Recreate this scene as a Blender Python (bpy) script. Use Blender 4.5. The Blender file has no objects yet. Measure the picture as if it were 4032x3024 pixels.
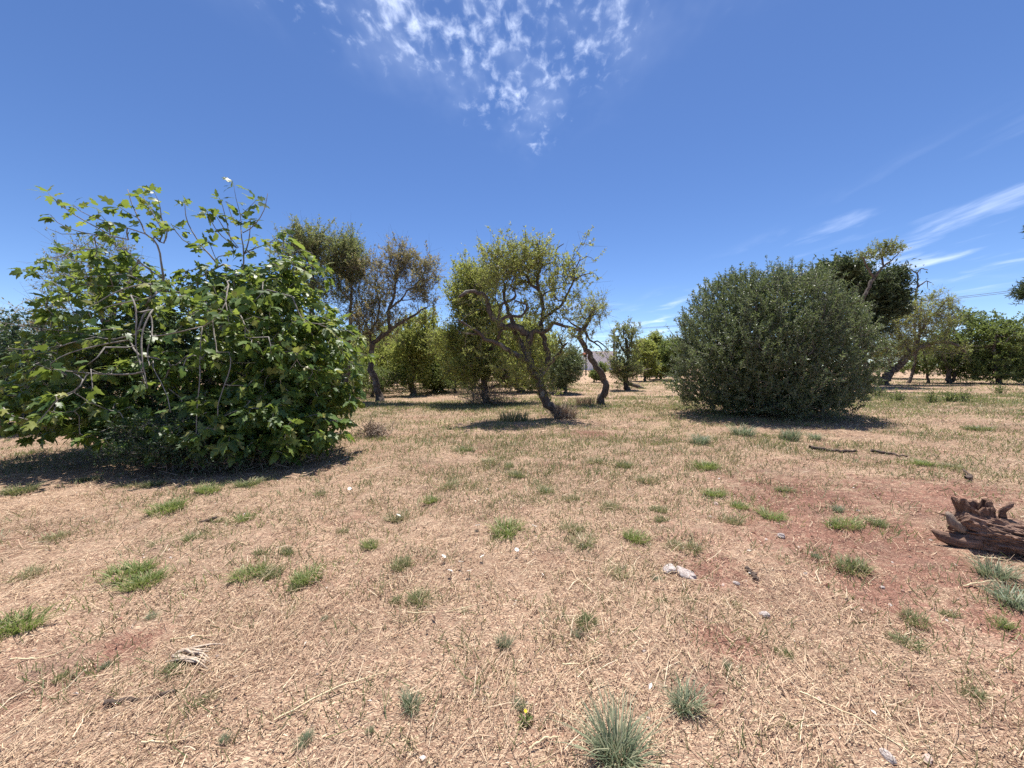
import bpy, math, random
import numpy as np
from mathutils import Vector, Matrix

SC = bpy.context.scene
COL = SC.collection
R = math.radians
random.seed(11)
rng = np.random.default_rng(2024)

# ------------------------------------------------------------------ camera
cam_data = bpy.data.cameras.new('camera')
cam_data.sensor_width = 36.0
cam_data.lens = 13.573            # ultra wide phone lens, about 106 degrees across
cam_data.clip_start = 0.05
cam_data.clip_end = 3000.0
cam = bpy.data.objects.new('camera', cam_data)
cam.location = (0.0, 0.0, 1.6)
cam.rotation_euler = (R(90.0) - math.atan(34.5 / 834.0), 0.0, 0.0)
COL.objects.link(cam)
SC.camera = cam

# ------------------------------------------------------------------ light
SUN_ELEV, SUN_AZ = 74.0, 12.0     # azimuth measured clockwise from +Y (the view direction)
sun_data = bpy.data.lights.new('sun', 'SUN')
sun_data.energy = 4.6
sun_data.angle = R(0.53)
sun_data.color = (1.0, 0.955, 0.88)
sun = bpy.data.objects.new('sun', sun_data)
_d = Vector((math.sin(R(SUN_AZ)) * math.cos(R(SUN_ELEV)), math.cos(R(SUN_AZ)) * math.cos(R(SUN_ELEV)), math.sin(R(SUN_ELEV))))
sun.rotation_euler = _d.to_track_quat('Z', 'Y').to_euler()
sun.location = (0, 0, 30)
COL.objects.link(sun)


class NT:
    """small helper for building node trees"""
    def __init__(self, tree):
        self.t = tree
        tree.nodes.clear()

    def n(self, typ, **kw):
        nd = self.t.nodes.new(typ)
        for k, v in kw.items():
            if k.startswith('i_'):
                key = k[2:]
                key = int(key) if key.isdigit() else key.replace('_', ' ')
                s = nd.inputs[key]
                if hasattr(v, 'is_output'):
                    self.t.links.new(v, s)
                else:
                    s.default_value = v
            else:
                setattr(nd, k, v)
        return nd

    def m(self, op, a, b=None, c=None, clamp=False):
        nd = self.t.nodes.new('ShaderNodeMath')
        nd.operation = op
        nd.use_clamp = clamp
        for i, v in enumerate((a, b, c)):
            if v is None:
                continue
            if hasattr(v, 'is_output'):
                self.t.links.new(v, nd.inputs[i])
            else:
                nd.inputs[i].default_value = v
        return nd.outputs[0]

    def ss(self, x, a, b):
        nd = self.t.nodes.new('ShaderNodeMapRange')
        nd.interpolation_type = 'SMOOTHSTEP'
        self.t.links.new(x, nd.inputs[0])
        nd.inputs[1].default_value = a
        nd.inputs[2].default_value = b
        return nd.outputs[0]

    def mix(self, fac, a, b, blend='MIX'):
        nd = self.t.nodes.new('ShaderNodeMix')
        nd.data_type = 'RGBA'
        nd.blend_type = blend
        for s, v in ((nd.inputs[0], fac), (nd.inputs[6], a), (nd.inputs[7], b)):
            if hasattr(v, 'is_output'):
                self.t.links.new(v, s)
            elif isinstance(v, (int, float)):
                s.default_value = v
            else:
                s.default_value = (v[0], v[1], v[2], 1.0)
        return nd.outputs[2]

    def ramp(self, x, stops, interp='LINEAR'):
        nd = self.t.nodes.new('ShaderNodeValToRGB')
        nd.color_ramp.interpolation = interp
        el = nd.color_ramp.elements
        while len(el) < len(stops):
            el.new(0.5)
        for e, (p, c) in zip(el, stops):
            e.position = p
            e.color = (c[0], c[1], c[2], 1.0)
        self.t.links.new(x, nd.inputs[0])
        return nd.outputs[0]

    def noise(self, vec, scale, detail=4.0, rough=0.55, dist=0.0):
        nd = self.n('ShaderNodeTexNoise', i_Scale=scale, i_Detail=detail, i_Roughness=rough, i_Distortion=dist)
        if vec is not None:
            self.t.links.new(vec, nd.inputs['Vector'])
        return nd.outputs[0]

    def link(self, a, b):
        self.t.links.new(a, b)


# ------------------------------------------------------------------ sky with thin high cloud
world = bpy.data.worlds.new('World')
SC.world = world
world.use_nodes = True
w = NT(world.node_tree)
sky = w.n('ShaderNodeTexSky', sky_type='NISHITA', sun_disc=False)
sky.sun_elevation = R(SUN_ELEV)
sky.sun_rotation = R(SUN_AZ)
sky.altitude = 60.0
sky.air_density = 0.7
sky.dust_density = 0.1
sky.ozone_density = 3.0
tc = w.n('ShaderNodeTexCoord')
sep = w.n('ShaderNodeSeparateXYZ')
w.link(tc.outputs['Generated'], sep.inputs[0])
zc = w.m('MAXIMUM', sep.outputs[2], 0.02)
px = w.m('DIVIDE', sep.outputs[0], zc)       # where the line of sight meets a flat cloud layer
py = w.m('DIVIDE', sep.outputs[1], zc)
pl = w.n('ShaderNodeCombineXYZ', i_X=px, i_Y=py).outputs[0]
# cirrocumulus field: ends in a tongue to the north, goes on overhead
half = w.m('MINIMUM', w.m('MULTIPLY', w.m('SUBTRACT', 2.06, py), 0.80), 1.1)
warp = w.m('MULTIPLY', w.m('SUBTRACT', w.noise(pl, 3.0, 3.0), 0.5), 0.42)
off = w.m('ABSOLUTE', w.m('SUBTRACT', w.m('ADD', px, warp), w.m('ADD', w.m('MULTIPLY', w.m('SUBTRACT', py, 1.09), 0.22), -0.09)))
edge = w.m('SUBTRACT', half, off)
mask = w.m('MULTIPLY', w.ss(edge, -0.08, 0.55), w.ss(py, -3.0, -0.8))
plv = w.n('ShaderNodeCombineXYZ', i_X=px, i_Y=w.m('MULTIPLY', py, 0.62)).outputs[0]
fl = w.noise(plv, 24.0, 6.0, 0.58, 0.3)
big = w.noise(plv, 5.2, 3.0, 0.55)
dens = w.ss(w.m('ADD', w.m('ADD', fl, w.m('MULTIPLY', big, 0.72)), w.m('MULTIPLY', mask, 0.22)), 1.00, 1.52)
cc = w.m('MULTIPLY', w.m('MULTIPLY', dens, w.ss(mask, 0.0, 0.6)), 0.72)
cc = w.m('ADD', cc, w.m('MULTIPLY', w.m('MULTIPLY', mask, w.ss(w.noise(plv, 3.0, 4.0, 0.6), 0.40, 0.70)), 0.16))
# cirrus bands to the east
st = w.n('ShaderNodeCombineXYZ', i_X=w.m('MULTIPLY', w.m('ADD', px, w.m('MULTIPLY', w.noise(pl, 0.8, 2.0), 0.5)), 1.7), i_Y=w.m('MULTIPLY', py, 0.62)).outputs[0]
sn = w.noise(st, 1.0, 6.0, 0.55, 0.25)
band = w.m('MULTIPLY', w.ss(px, 1.7, 2.6), w.ss(px, 7.5, 4.2))
ci = w.m('MULTIPLY', w.m('MULTIPLY', w.ss(sn, 0.49, 0.78), band), 0.60)
# faint low veil
vl = w.n('ShaderNodeCombineXYZ', i_X=w.m('MULTIPLY', px, 0.25), i_Y=w.m('MULTIPLY', py, 0.35)).outputs[0]
veil = w.m('MULTIPLY', w.m('MULTIPLY', w.ss(w.noise(vl, 1.3, 4.0), 0.50, 0.75), w.ss(sep.outputs[2], 0.30, 0.12)), 0.30)
cl = w.m('MINIMUM', w.m('ADD', w.m('ADD', cc, ci), veil), 0.9)
cl = w.m('MULTIPLY', cl, w.ss(sep.outputs[2], 0.0, 0.03))
hsv = w.n('ShaderNodeHueSaturation', i_Hue=0.507, i_Saturation=1.14, i_Value=1.0)
w.link(sky.outputs[0], hsv.inputs['Color'])
skyc = w.mix(cl, hsv.outputs[0], (7.4, 8.2, 10.0))
bg = w.n('ShaderNodeBackground', i_Strength=0.092)
w.link(skyc, bg.inputs['Color'])
wo = w.n('ShaderNodeOutputWorld')
w.link(bg.outputs[0], wo.inputs[0])

SC.view_settings.view_transform = 'Standard'
SC.view_settings.look = 'None'
SC.view_settings.gamma = 1.0
SC.view_settings.use_curve_mapping = False
SC.view_settings.exposure = 0.92
SC.render.engine = 'CYCLES'
SC.cycles.use_denoising = False
SC.cycles.max_bounces = 6
SC.cycles.diffuse_bounces = 3
SC.cycles.transmission_bounces = 4
SC.cycles.transparent_max_bounces = 4

TREE_DATA = {
 'fig': dict(base=(-6.38, 7.7, -0.09),
  limbs=[
   (0.085,0.045,[(-0.22,0.2,-0.03),(-0.6,0.3,1.16),(-1.14,0.4,2.03),(-1.5,0.5,2.71)]),
   (0.085,0.045,[(-0.13,0.2,-0.03),(-0.08,0.37,1.06),(0.11,0.53,2.03),(0.16,0.7,2.84)]),
   (0.075,0.04,[(0.0,0.1,-0.01),(0.88,0.1,0.89),(1.56,0.1,1.74),(2.04,0.1,2.57)]),
   (0.07,0.035,[(-0.15,0.0,0.01),(-1.16,-0.03,0.72),(-1.93,-0.07,1.28),(-2.51,-0.1,1.64)]),
   (0.06,0.035,[(0.04,0.0,0.06),(0.63,-0.07,1.0),(0.88,-0.13,1.64),(1.48,-0.2,2.18)]),
   (0.06,0.035,[(-0.17,0.2,0.02),(-0.89,0.43,1.64),(-1.37,0.67,2.64),(-1.76,0.9,3.27)]),
   (0.021,0.0048,[(-0.42,-0.1,3.19),(-0.35,-0.17,3.45),(-0.34,-0.23,3.81),(-0.31,-0.3,4.07),(-0.48,-0.37,4.21),(-0.75,-0.43,4.28),(-1.1,-0.5,4.39),(-1.3,-0.57,4.44),(-1.4,-0.63,4.5),(-1.44,-0.7,4.6)]),
   (0.0108,0.0048,[(-1.1,-0.4,4.17),(-1.33,-0.46,4.31),(-1.59,-0.52,4.46),(-1.64,-0.58,4.53),(-1.77,-0.64,4.64),(-1.87,-0.7,4.79)]),
   (0.012,0.0048,[(-0.77,-0.4,4.08),(-1.04,-0.46,4.13),(-1.22,-0.51,4.13),(-1.45,-0.57,4.14),(-1.59,-0.63,4.2),(-1.73,-0.69,4.24),(-1.77,-0.74,4.3),(-1.73,-0.8,4.38)]),
   (0.0072,0.003,[(-1.4,-0.7,4.08),(-1.55,-0.77,4.0),(-1.63,-0.83,4.01),(-1.68,-0.9,4.11)]),
   (0.018,0.0048,[(-0.31,-0.3,3.16),(-0.52,-0.4,3.28),(-0.64,-0.5,3.42),(-1.02,-0.6,3.38),(-1.24,-0.7,3.32)]),
   (0.0156,0.0048,[(-0.51,0.0,3.47),(-0.65,-0.06,3.55),(-0.82,-0.12,3.73),(-1.06,-0.18,3.95),(-1.12,-0.24,4.09),(-1.14,-0.3,4.14)]),
   (0.0132,0.0048,[(-0.46,-0.1,4.14),(-0.39,-0.08,4.27),(-0.43,-0.07,4.4),(-0.52,-0.05,4.52),(-0.65,-0.03,4.73),(-0.75,-0.02,4.89),(-0.85,0.0,5.07)]),
   (0.0132,0.0048,[(-0.38,-0.1,4.11),(-0.33,-0.04,4.29),(-0.43,0.02,4.48),(-0.59,0.08,4.65),(-0.82,0.14,4.9),(-0.92,0.2,4.97)]),
   (0.0084,0.0036,[(-0.5,0.0,4.66),(-0.47,-0.03,4.86),(-0.5,-0.07,5.0),(-0.53,-0.1,5.09)]),
   (0.0132,0.0048,[(-0.55,-0.3,4.24),(-0.61,-0.28,4.37),(-0.7,-0.26,4.53),(-0.82,-0.24,4.73),(-0.91,-0.22,5.0),(-0.94,-0.2,5.09)]),
   (0.0072,0.0048,[(-0.72,-0.3,4.54),(-0.9,-0.35,4.63),(-0.96,-0.4,4.71)]),
   (0.006,0.003,[(-0.97,-0.5,4.29),(-1.1,-0.5,4.41),(-1.23,-0.5,4.55),(-1.23,-0.5,4.62)]),
   (0.018,0.0048,[(0.52,0.1,3.71),(0.45,0.08,3.86),(0.22,0.07,4.09),(0.06,0.05,4.38),(-0.01,0.03,4.51),(-0.05,0.02,4.8),(-0.02,0.0,4.95)]),
   (0.0132,0.0048,[(0.18,0.1,4.09),(0.07,0.04,4.08),(-0.04,-0.02,4.13),(-0.12,-0.08,4.26),(-0.13,-0.14,4.37),(-0.14,-0.2,4.45)]),
   (0.0084,0.0048,[(0.55,0.0,3.83),(0.53,-0.1,4.04),(0.57,-0.2,4.13)]),
   (0.0144,0.0048,[(0.84,0.1,3.97),(0.81,0.07,4.15),(0.82,0.03,4.3),(0.78,-0.0,4.5),(0.77,-0.03,4.73),(0.75,-0.07,4.88),(0.73,-0.1,4.97)]),
   (0.0132,0.0048,[(0.93,0.1,4.09),(0.8,0.0,4.3),(0.69,-0.1,4.57),(0.69,-0.2,4.66)]),
   (0.0132,0.0048,[(0.98,0.0,4.05),(0.73,-0.08,4.24),(0.65,-0.15,4.38),(0.61,-0.22,4.56),(0.63,-0.3,4.65)]),
   (0.0216,0.0072,[(1.01,0.1,3.23),(1.04,0.08,3.64),(1.06,0.05,4.09),(1.05,0.02,4.35),(1.05,0.0,4.55)]),
   (0.0144,0.0048,[(1.04,0.1,3.96),(1.15,0.07,4.12),(1.23,0.03,4.49),(1.24,0.0,4.61)]),
   (0.012,0.0048,[(1.04,0.1,3.96),(1.16,0.06,4.03),(1.46,0.02,4.09),(1.65,-0.02,4.16),(1.86,-0.06,4.27),(1.97,-0.1,4.36)]),
   (0.0108,0.0048,[(1.06,0.05,4.36),(1.24,0.04,4.43),(1.41,0.02,4.59),(1.55,0.01,4.84),(1.6,0.0,5.1)]),
   (0.0084,0.0024,[(1.03,0.05,4.57),(1.02,0.07,4.69),(0.92,0.08,5.0),(0.87,0.1,5.34)]),
   (0.0096,0.0048,[(0.9,0.1,4.51),(0.79,0.1,4.73),(0.72,0.1,4.99)]),
   (0.0072,0.003,[(1.07,0.0,4.69),(1.09,0.03,4.75),(1.22,0.07,4.89),(1.32,0.1,5.03)]),
   (0.0132,0.0048,[(1.89,-0.1,3.45),(1.92,-0.13,3.7),(1.96,-0.17,3.96),(2.02,-0.2,4.19)]),
   (0.0084,0.0048,[(1.66,-0.1,3.65),(1.71,-0.15,3.92),(1.75,-0.2,4.08)]),
   (0.0144,0.006,[(-1.29,-0.8,2.3),(-1.49,-0.88,2.34),(-1.86,-0.95,2.38),(-2.12,-1.03,2.42),(-2.33,-1.1,2.47)]),
   (0.0156,0.006,[(-0.0,-1.1,2.27),(-0.45,-1.07,2.16),(-0.83,-1.03,2.24),(-1.06,-1.0,2.28)]),
   (0.0156,0.006,[(-0.11,-1.1,2.17),(-0.41,-1.18,2.1),(-0.71,-1.26,2.02),(-0.85,-1.34,1.95),(-0.96,-1.42,1.88),(-1.02,-1.5,1.76)]),
   (0.0168,0.006,[(0.48,-1.5,1.63),(0.24,-1.56,1.58),(-0.0,-1.62,1.59),(-0.32,-1.68,1.62),(-0.57,-1.74,1.64),(-0.62,-1.8,1.67)]),
   (0.0144,0.006,[(-0.77,-1.1,2.2),(-0.98,-1.17,2.14),(-1.14,-1.23,2.06),(-1.29,-1.3,1.97)]),
   (0.0108,0.006,[(-1.18,-1.2,2.07),(-1.35,-1.27,2.01),(-1.61,-1.33,1.98),(-1.82,-1.4,2.01)]),
   (0.0144,0.006,[(-0.01,-0.8,3.18),(-0.24,-0.88,3.13),(-0.54,-0.95,2.99),(-0.66,-1.03,2.84),(-0.79,-1.1,2.72)]),
   (0.0144,0.006,[(0.07,-0.9,2.92),(-0.1,-0.97,2.85),(-0.27,-1.03,2.82),(-0.56,-1.1,2.7)]),
   (0.0096,0.006,[(-0.99,-0.5,3.2),(-1.32,-0.6,3.19),(-1.46,-0.7,3.2)]),
   (0.0156,0.006,[(-0.08,-1.1,2.92),(0.08,-1.2,2.78),(0.21,-1.3,2.57),(0.25,-1.4,2.08),(0.45,-1.5,1.58),(0.59,-1.6,1.42)]),
   (0.0156,0.006,[(0.38,-1.2,2.67),(0.43,-1.33,2.57),(0.4,-1.45,2.22),(0.53,-1.58,1.8),(0.71,-1.7,1.37)]),
   (0.012,0.006,[(0.44,-1.3,2.51),(0.55,-1.4,2.25),(0.52,-1.5,1.99),(0.66,-1.6,1.72)]),
   (0.0144,0.006,[(1.44,-1.5,2.35),(1.48,-1.62,1.99),(1.58,-1.75,1.59),(1.63,-1.88,1.22),(1.69,-2.0,0.72)]),
   (0.012,0.006,[(1.67,-1.3,2.77),(1.76,-1.4,2.56),(1.88,-1.5,2.32)]),
   (0.0144,0.006,[(1.83,-1.3,2.65),(1.98,-1.4,2.56),(2.13,-1.5,2.38),(2.18,-1.6,2.18)]),
   (0.0132,0.006,[(1.51,-1.0,3.11),(1.34,-1.1,2.8),(1.24,-1.2,2.61),(1.06,-1.3,2.49)]),
   (0.012,0.006,[(1.61,-1.5,2.35),(1.68,-1.57,2.13),(1.77,-1.63,1.93),(1.75,-1.7,1.8)]),
   (0.012,0.006,[(1.92,-1.6,1.94),(2.04,-1.7,1.74),(2.0,-1.8,1.48),(1.96,-1.9,1.17)]),
   (0.0096,0.006,[(1.51,-1.6,1.85),(1.35,-1.7,1.96),(1.35,-1.8,1.69)]),
   (0.0132,0.006,[(-0.43,-1.7,1.61),(-0.18,-1.78,1.53),(-0.13,-1.86,1.38),(-0.43,-1.94,1.25),(-0.47,-2.02,1.03),(-0.59,-2.1,0.84)]),
   (0.0096,0.006,[(-0.24,-1.7,1.56),(-0.25,-1.85,1.3),(-0.23,-2.0,1.26)]),
   (0.012,0.006,[(0.72,-1.6,1.8),(0.78,-1.68,1.69),(0.98,-1.75,1.45),(1.14,-1.83,1.25),(1.23,-1.9,1.02)]),
   (0.0132,0.006,[(2.14,-1.1,2.95),(2.04,-0.9,3.19)]),
   (0.012,0.006,[(2.55,-1.6,2.18),(2.63,-1.65,2.01),(2.64,-1.7,1.9)]),
   (0.0084,0.006,[(-0.05,-1.8,1.67),(0.07,-1.9,1.38)]),
   (0.0096,0.006,[(0.07,-1.7,2.01),(0.03,-1.8,1.74),(0.01,-1.9,1.74)]),
   (0.0096,0.006,[(2.66,-1.1,2.89),(2.88,-1.2,2.44),(3.3,-1.3,2.42)]),
  ], clusters=[
   (0.18,0.2,2.02,2.75,1.7,1.71,120),
   (2.06,-0.5,1.73,1.51,1.3,1.47,95),
   (2.55,-0.8,1.15,1.08,1.0,0.79,58),
   (-1.59,0.2,2.58,1.33,1.1,1.23,44),
   (-1.72,-0.4,1.64,1.23,1.1,0.96,36),
   (-1.7,-1.1,0.93,0.71,0.9,0.47,26),
   (-0.06,-0.8,1.23,1.49,0.9,0.83,40),
   (1.93,-1.4,0.89,1.13,0.7,0.53,32),
   (1.65,-0.7,2.48,1.26,1.2,0.84,55),
   (2.83,-0.4,1.86,0.79,1.0,1.01,48),
   (-1.82,0.1,3.49,1.03,1.0,0.65,24),
   (1.38,0.0,3.29,1.02,1.0,0.46,30),
   (2.26,-0.1,3.45,0.55,0.7,0.55,16),
   (-0.83,-1.3,0.96,0.61,0.7,0.38,16),
   (1.69,-1.5,0.57,1.41,0.6,0.3,40),
   (0.06,-1.2,0.63,0.94,0.6,0.31,22),
   (2.78,-1.3,0.65,0.81,0.7,0.42,34),
  ]),
 'mastic': dict(base=(-6.48, 8.5, -0.08),
  limbs=[
   (0.07,0.03,[(-0.05,0.0,-0.02),(0.08,0.0,1.01),(0.32,0.0,2.03)]),
   (0.06,0.03,[(-0.08,-0.1,0.0),(-0.41,-0.15,0.92),(-0.64,-0.2,1.63)]),
  ], clusters=[
   (0.3,-0.1,2.48,2.01,0.9,1.11,150),
   (0.29,-0.4,1.14,2.62,1.0,1.07,190),
   (-1.15,-0.3,1.53,1.87,0.8,1.28,120),
   (1.69,-0.3,1.13,1.18,0.9,1.08,90),
   (0.76,0.0,3.24,0.92,0.7,0.51,30),
   (0.65,-0.9,0.44,2.1,0.8,0.46,70),
  ]),
 'mastic_low': dict(base=(-5.35, 6.15, -0.09),
  limbs=[
   (0.03,0.012,[(-0.05,0.0,0.16),(-0.09,-0.03,0.47),(-0.21,-0.05,0.69)]),
  ], clusters=[
   (-0.07,-0.05,0.58,0.8,0.55,0.37,70),
   (-0.66,-0.05,0.43,0.59,0.4,0.22,26),
   (0.81,-0.15,0.38,0.79,0.4,0.19,34),
  ]),
 'almond_leaning': dict(base=(1.43, 12.02, 0.04),
  limbs=[
   (0.165,0.12,[(0.24,0.0,-0.11),(0.11,0.0,0.02),(-0.15,0.0,0.28),(-0.39,0.0,0.6),(-0.5,0.0,0.88),(-0.63,0.0,1.27),(-0.82,0.0,1.55),(-0.91,0.0,1.85),(-0.93,0.0,2.17)]),
   (0.13,0.05,[(-0.93,0.0,2.17),(-0.87,-0.04,2.49),(-1.15,-0.07,2.74),(-1.42,-0.11,2.84),(-1.78,-0.14,2.85),(-1.84,-0.18,2.91),(-1.84,-0.21,2.93),(-2.05,-0.25,3.18),(-2.15,-0.29,3.38),(-2.17,-0.32,3.6),(-2.25,-0.36,3.8),(-2.45,-0.39,3.79),(-2.61,-0.43,3.86),(-2.79,-0.46,3.82),(-2.97,-0.5,3.67)]),
   (0.1,0.04,[(-0.93,0.0,1.96),(-1.12,0.06,2.24),(-1.29,0.12,2.61),(-1.42,0.19,2.89),(-1.36,0.25,2.92),(-1.51,0.31,3.25),(-1.6,0.38,3.57),(-1.67,0.44,3.82),(-1.67,0.5,4.27)]),
   (0.07,0.025,[(-1.82,-0.3,2.92),(-1.8,-0.28,3.38),(-1.68,-0.26,3.53),(-1.32,-0.24,3.67),(-1.3,-0.22,3.84),(-1.45,-0.2,4.05)]),
   (0.06,0.025,[(-1.8,-0.3,2.98),(-1.55,-0.35,3.14),(-1.14,-0.4,3.07),(-1.02,-0.45,3.23),(-0.98,-0.5,3.49),(-1.18,-0.55,3.5),(-1.32,-0.6,3.53)]),
   (0.11,0.035,[(-0.62,0.1,1.27),(-0.36,0.12,1.59),(-0.3,0.13,2.07),(-0.45,0.15,2.5),(-0.54,0.16,3.06),(-0.52,0.18,2.91),(-0.47,0.19,3.34),(-0.47,0.21,3.78),(-0.6,0.22,4.04),(-0.88,0.24,4.25),(-0.99,0.25,4.47),(-1.21,0.27,4.65),(-1.42,0.28,4.71),(-1.75,0.3,4.83)]),
   (0.06,0.018,[(-0.49,0.3,3.12),(-0.12,0.28,3.36),(0.18,0.27,3.57),(0.33,0.25,3.93),(0.5,0.23,4.32),(0.67,0.22,4.44),(0.9,0.2,4.5)]),
   (0.03,0.012,[(0.5,0.2,4.33),(0.51,0.17,4.66),(0.46,0.13,4.82),(0.39,0.1,4.92)]),
   (0.03,0.012,[(0.54,0.2,4.67),(0.7,0.27,4.97),(0.75,0.33,5.18),(0.59,0.4,5.26)]),
   (0.02,0.01,[(0.7,0.3,4.95),(0.94,0.4,5.11)]),
   (0.03,0.012,[(0.5,0.2,4.33),(0.34,0.15,4.47),(0.24,0.1,4.5)]),
   (0.05,0.015,[(-0.6,0.2,4.03),(-0.67,0.22,4.23),(-0.62,0.25,4.38),(-0.54,0.28,4.69),(-0.49,0.3,4.8),(-0.08,0.32,4.9),(-0.03,0.35,5.36),(0.1,0.38,5.43),(0.21,0.4,5.5)]),
   (0.04,0.02,[(-0.52,0.2,4.78),(-0.61,0.13,4.91),(-0.6,0.07,5.12),(-0.66,0.0,5.42)]),
   (0.03,0.012,[(-0.5,0.2,3.77),(-0.44,0.13,3.89),(-0.16,0.07,3.98),(0.1,0.0,4.05)]),
   (0.025,0.012,[(0.02,0.0,3.63),(-0.24,-0.05,3.88),(-0.29,-0.1,4.05)]),
   (0.09,0.035,[(-0.91,-0.1,2.27),(-0.85,-0.16,2.56),(-0.81,-0.21,2.7),(-0.61,-0.27,2.72),(-0.38,-0.32,2.61),(-0.29,-0.38,2.85),(-0.21,-0.43,2.93),(-0.01,-0.49,2.84),(0.27,-0.54,2.77),(0.56,-0.6,2.66)]),
   (0.09,0.03,[(-0.93,-0.1,1.76),(-1.25,-0.21,1.93),(-1.67,-0.33,2.19),(-1.81,-0.44,2.31),(-2.16,-0.56,2.36),(-2.37,-0.67,2.58),(-2.66,-0.79,2.76),(-2.98,-0.9,2.93)]),
   (0.035,0.015,[(-2.4,-0.6,2.56),(-2.57,-0.67,2.56),(-2.91,-0.73,2.57),(-3.0,-0.8,2.64)]),
   (0.08,0.04,[(-0.41,0.1,1.51),(-0.16,0.03,1.81),(0.11,-0.05,2.06),(0.12,-0.12,2.25),(0.2,-0.2,2.28)]),
   (0.03,0.012,[(0.12,-0.1,2.27),(0.03,-0.15,2.5),(-0.06,-0.2,2.62)]),
   (0.04,0.015,[(-1.87,0.0,2.49),(-1.78,-0.15,2.69),(-1.69,-0.3,2.73)]),
  ], clusters=[
   (-1.32,0.0,5.04,0.86,1.0,0.41,120),
   (-1.85,0.0,5.14,0.47,0.8,0.28,40),
   (-0.69,0.0,5.37,0.32,0.7,0.36,46),
   (-1.64,0.0,4.54,0.64,1.0,0.32,60),
   (-0.92,0.4,4.68,0.38,0.8,0.35,40),
   (0.08,0.2,4.59,0.33,0.7,0.41,40),
   (0.33,0.1,5.03,0.13,0.3,0.24,14),
   (-0.24,0.2,3.99,0.48,0.8,0.33,20),
   (0.4,0.0,3.82,0.15,0.3,0.17,8),
   (-0.95,-0.4,3.56,0.31,0.5,0.25,12),
   (-0.04,0.0,3.36,0.43,0.6,0.26,10),
   (-0.72,0.0,1.85,0.43,0.6,0.43,24),
   (-0.42,-0.1,1.29,0.28,0.4,0.19,16),
   (-1.61,-0.4,1.8,0.41,0.5,0.33,20),
   (0.11,-0.2,2.41,0.27,0.4,0.27,12),
   (-2.09,-0.3,4.09,0.33,0.5,0.25,16),
  ]),
 'almond_bright': dict(base=(-1.17, 17.34, -0.0),
  limbs=[
   (0.16,0.1,[(0.03,0.0,-0.15),(-0.06,0.0,0.32),(-0.09,0.0,0.78),(0.01,0.0,1.4),(0.04,0.0,2.02),(0.01,0.0,2.39)]),
   (0.1,0.04,[(0.01,0.0,2.39),(0.35,-0.07,2.51),(0.6,-0.14,3.08),(0.51,-0.21,3.38),(0.37,-0.29,3.82),(-0.32,-0.36,4.38),(-0.46,-0.43,5.26),(-0.6,-0.5,5.95)]),
   (0.09,0.04,[(0.01,0.0,2.26),(-0.24,0.08,2.33),(-0.47,0.16,2.58),(-0.6,0.24,3.11),(-0.73,0.32,3.71),(-1.02,0.4,5.13)]),
   (0.06,0.03,[(-0.21,0.0,1.59),(-0.25,-0.17,2.14),(-0.42,-0.33,2.55),(-0.97,-0.5,2.9)]),
   (0.05,0.02,[(0.22,0.0,0.72),(0.51,-0.23,0.85),(0.91,-0.47,1.17),(0.92,-0.7,1.35)]),
  ], clusters=[
   (-0.5,0.0,5.9,0.71,1.1,0.59,70),
   (-0.87,0.0,5.17,0.77,1.3,0.62,80),
   (-0.36,0.0,4.13,1.02,1.4,0.62,100),
   (0.18,0.4,5.75,0.47,0.8,0.47,30),
   (-1.65,0.0,3.09,0.8,1.3,0.56,70),
   (-0.66,-0.3,3.07,0.79,1.3,0.61,70),
   (-0.99,-0.4,1.86,0.82,1.2,0.42,60),
   (0.5,0.2,2.02,0.88,1.2,0.63,90),
   (1.12,0.2,1.55,0.56,0.8,0.38,40),
   (-0.56,-0.2,1.34,0.55,0.7,0.21,20),
   (1.12,0.7,3.15,0.64,0.8,0.64,40),
   (1.82,0.6,3.75,0.7,0.8,0.51,30),
   (2.14,0.6,3.27,0.48,0.6,0.35,20),
  ]),
 'almond_slim': dict(base=(3.84, 16.28, 0.05),
  limbs=[
   (0.13,0.07,[(-0.08,0.0,-0.04),(-0.1,0.0,0.19),(0.11,0.0,0.6),(0.14,0.0,0.92),(-0.01,0.0,1.18),(-0.33,0.0,1.7),(-0.63,0.0,2.22),(-0.89,0.0,2.66),(-1.04,0.0,2.89),(-0.85,0.0,3.15),(-0.59,0.0,3.55),(-0.45,0.0,3.92),(-0.37,0.0,4.12)]),
   (0.03,0.008,[(-0.48,0.0,3.72),(-0.38,-0.07,3.81),(-0.25,-0.15,3.82),(-0.21,-0.23,3.47),(-0.2,-0.3,3.12)]),
   (0.05,0.02,[(-0.75,0.0,3.06),(-0.62,-0.1,2.71),(-0.41,-0.2,2.61),(-0.2,-0.3,2.41),(-0.13,-0.4,2.26)]),
   (0.035,0.012,[(-0.39,-0.1,2.64),(-0.29,-0.17,2.7),(-0.05,-0.23,2.5),(0.2,-0.3,2.24)]),
   (0.05,0.02,[(-0.71,0.0,3.29),(-0.93,0.05,3.15),(-1.21,0.1,3.36),(-1.44,0.15,3.54),(-1.61,0.2,3.69)]),
   (0.03,0.012,[(-0.56,0.0,3.55),(-0.86,0.1,3.68),(-1.2,0.2,3.69),(-1.5,0.3,3.47)]),
   (0.025,0.01,[(-1.05,0.0,2.83),(-1.26,0.15,2.9),(-1.47,0.3,3.09)]),
  ], clusters=[
   (-0.46,0.0,4.49,0.35,0.6,0.32,26),
   (-0.19,0.0,4.21,0.29,0.5,0.26,20),
   (-0.71,0.0,4.07,0.26,0.5,0.32,14),
   (-0.88,0.0,3.49,0.55,0.7,0.35,16),
   (-1.25,0.0,2.95,0.41,0.5,0.23,12),
   (-0.01,-0.3,2.55,0.17,0.3,0.14,5),
  ]),
 'almond_brown': dict(base=(-6.47, 19.0, -0.05),
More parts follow.
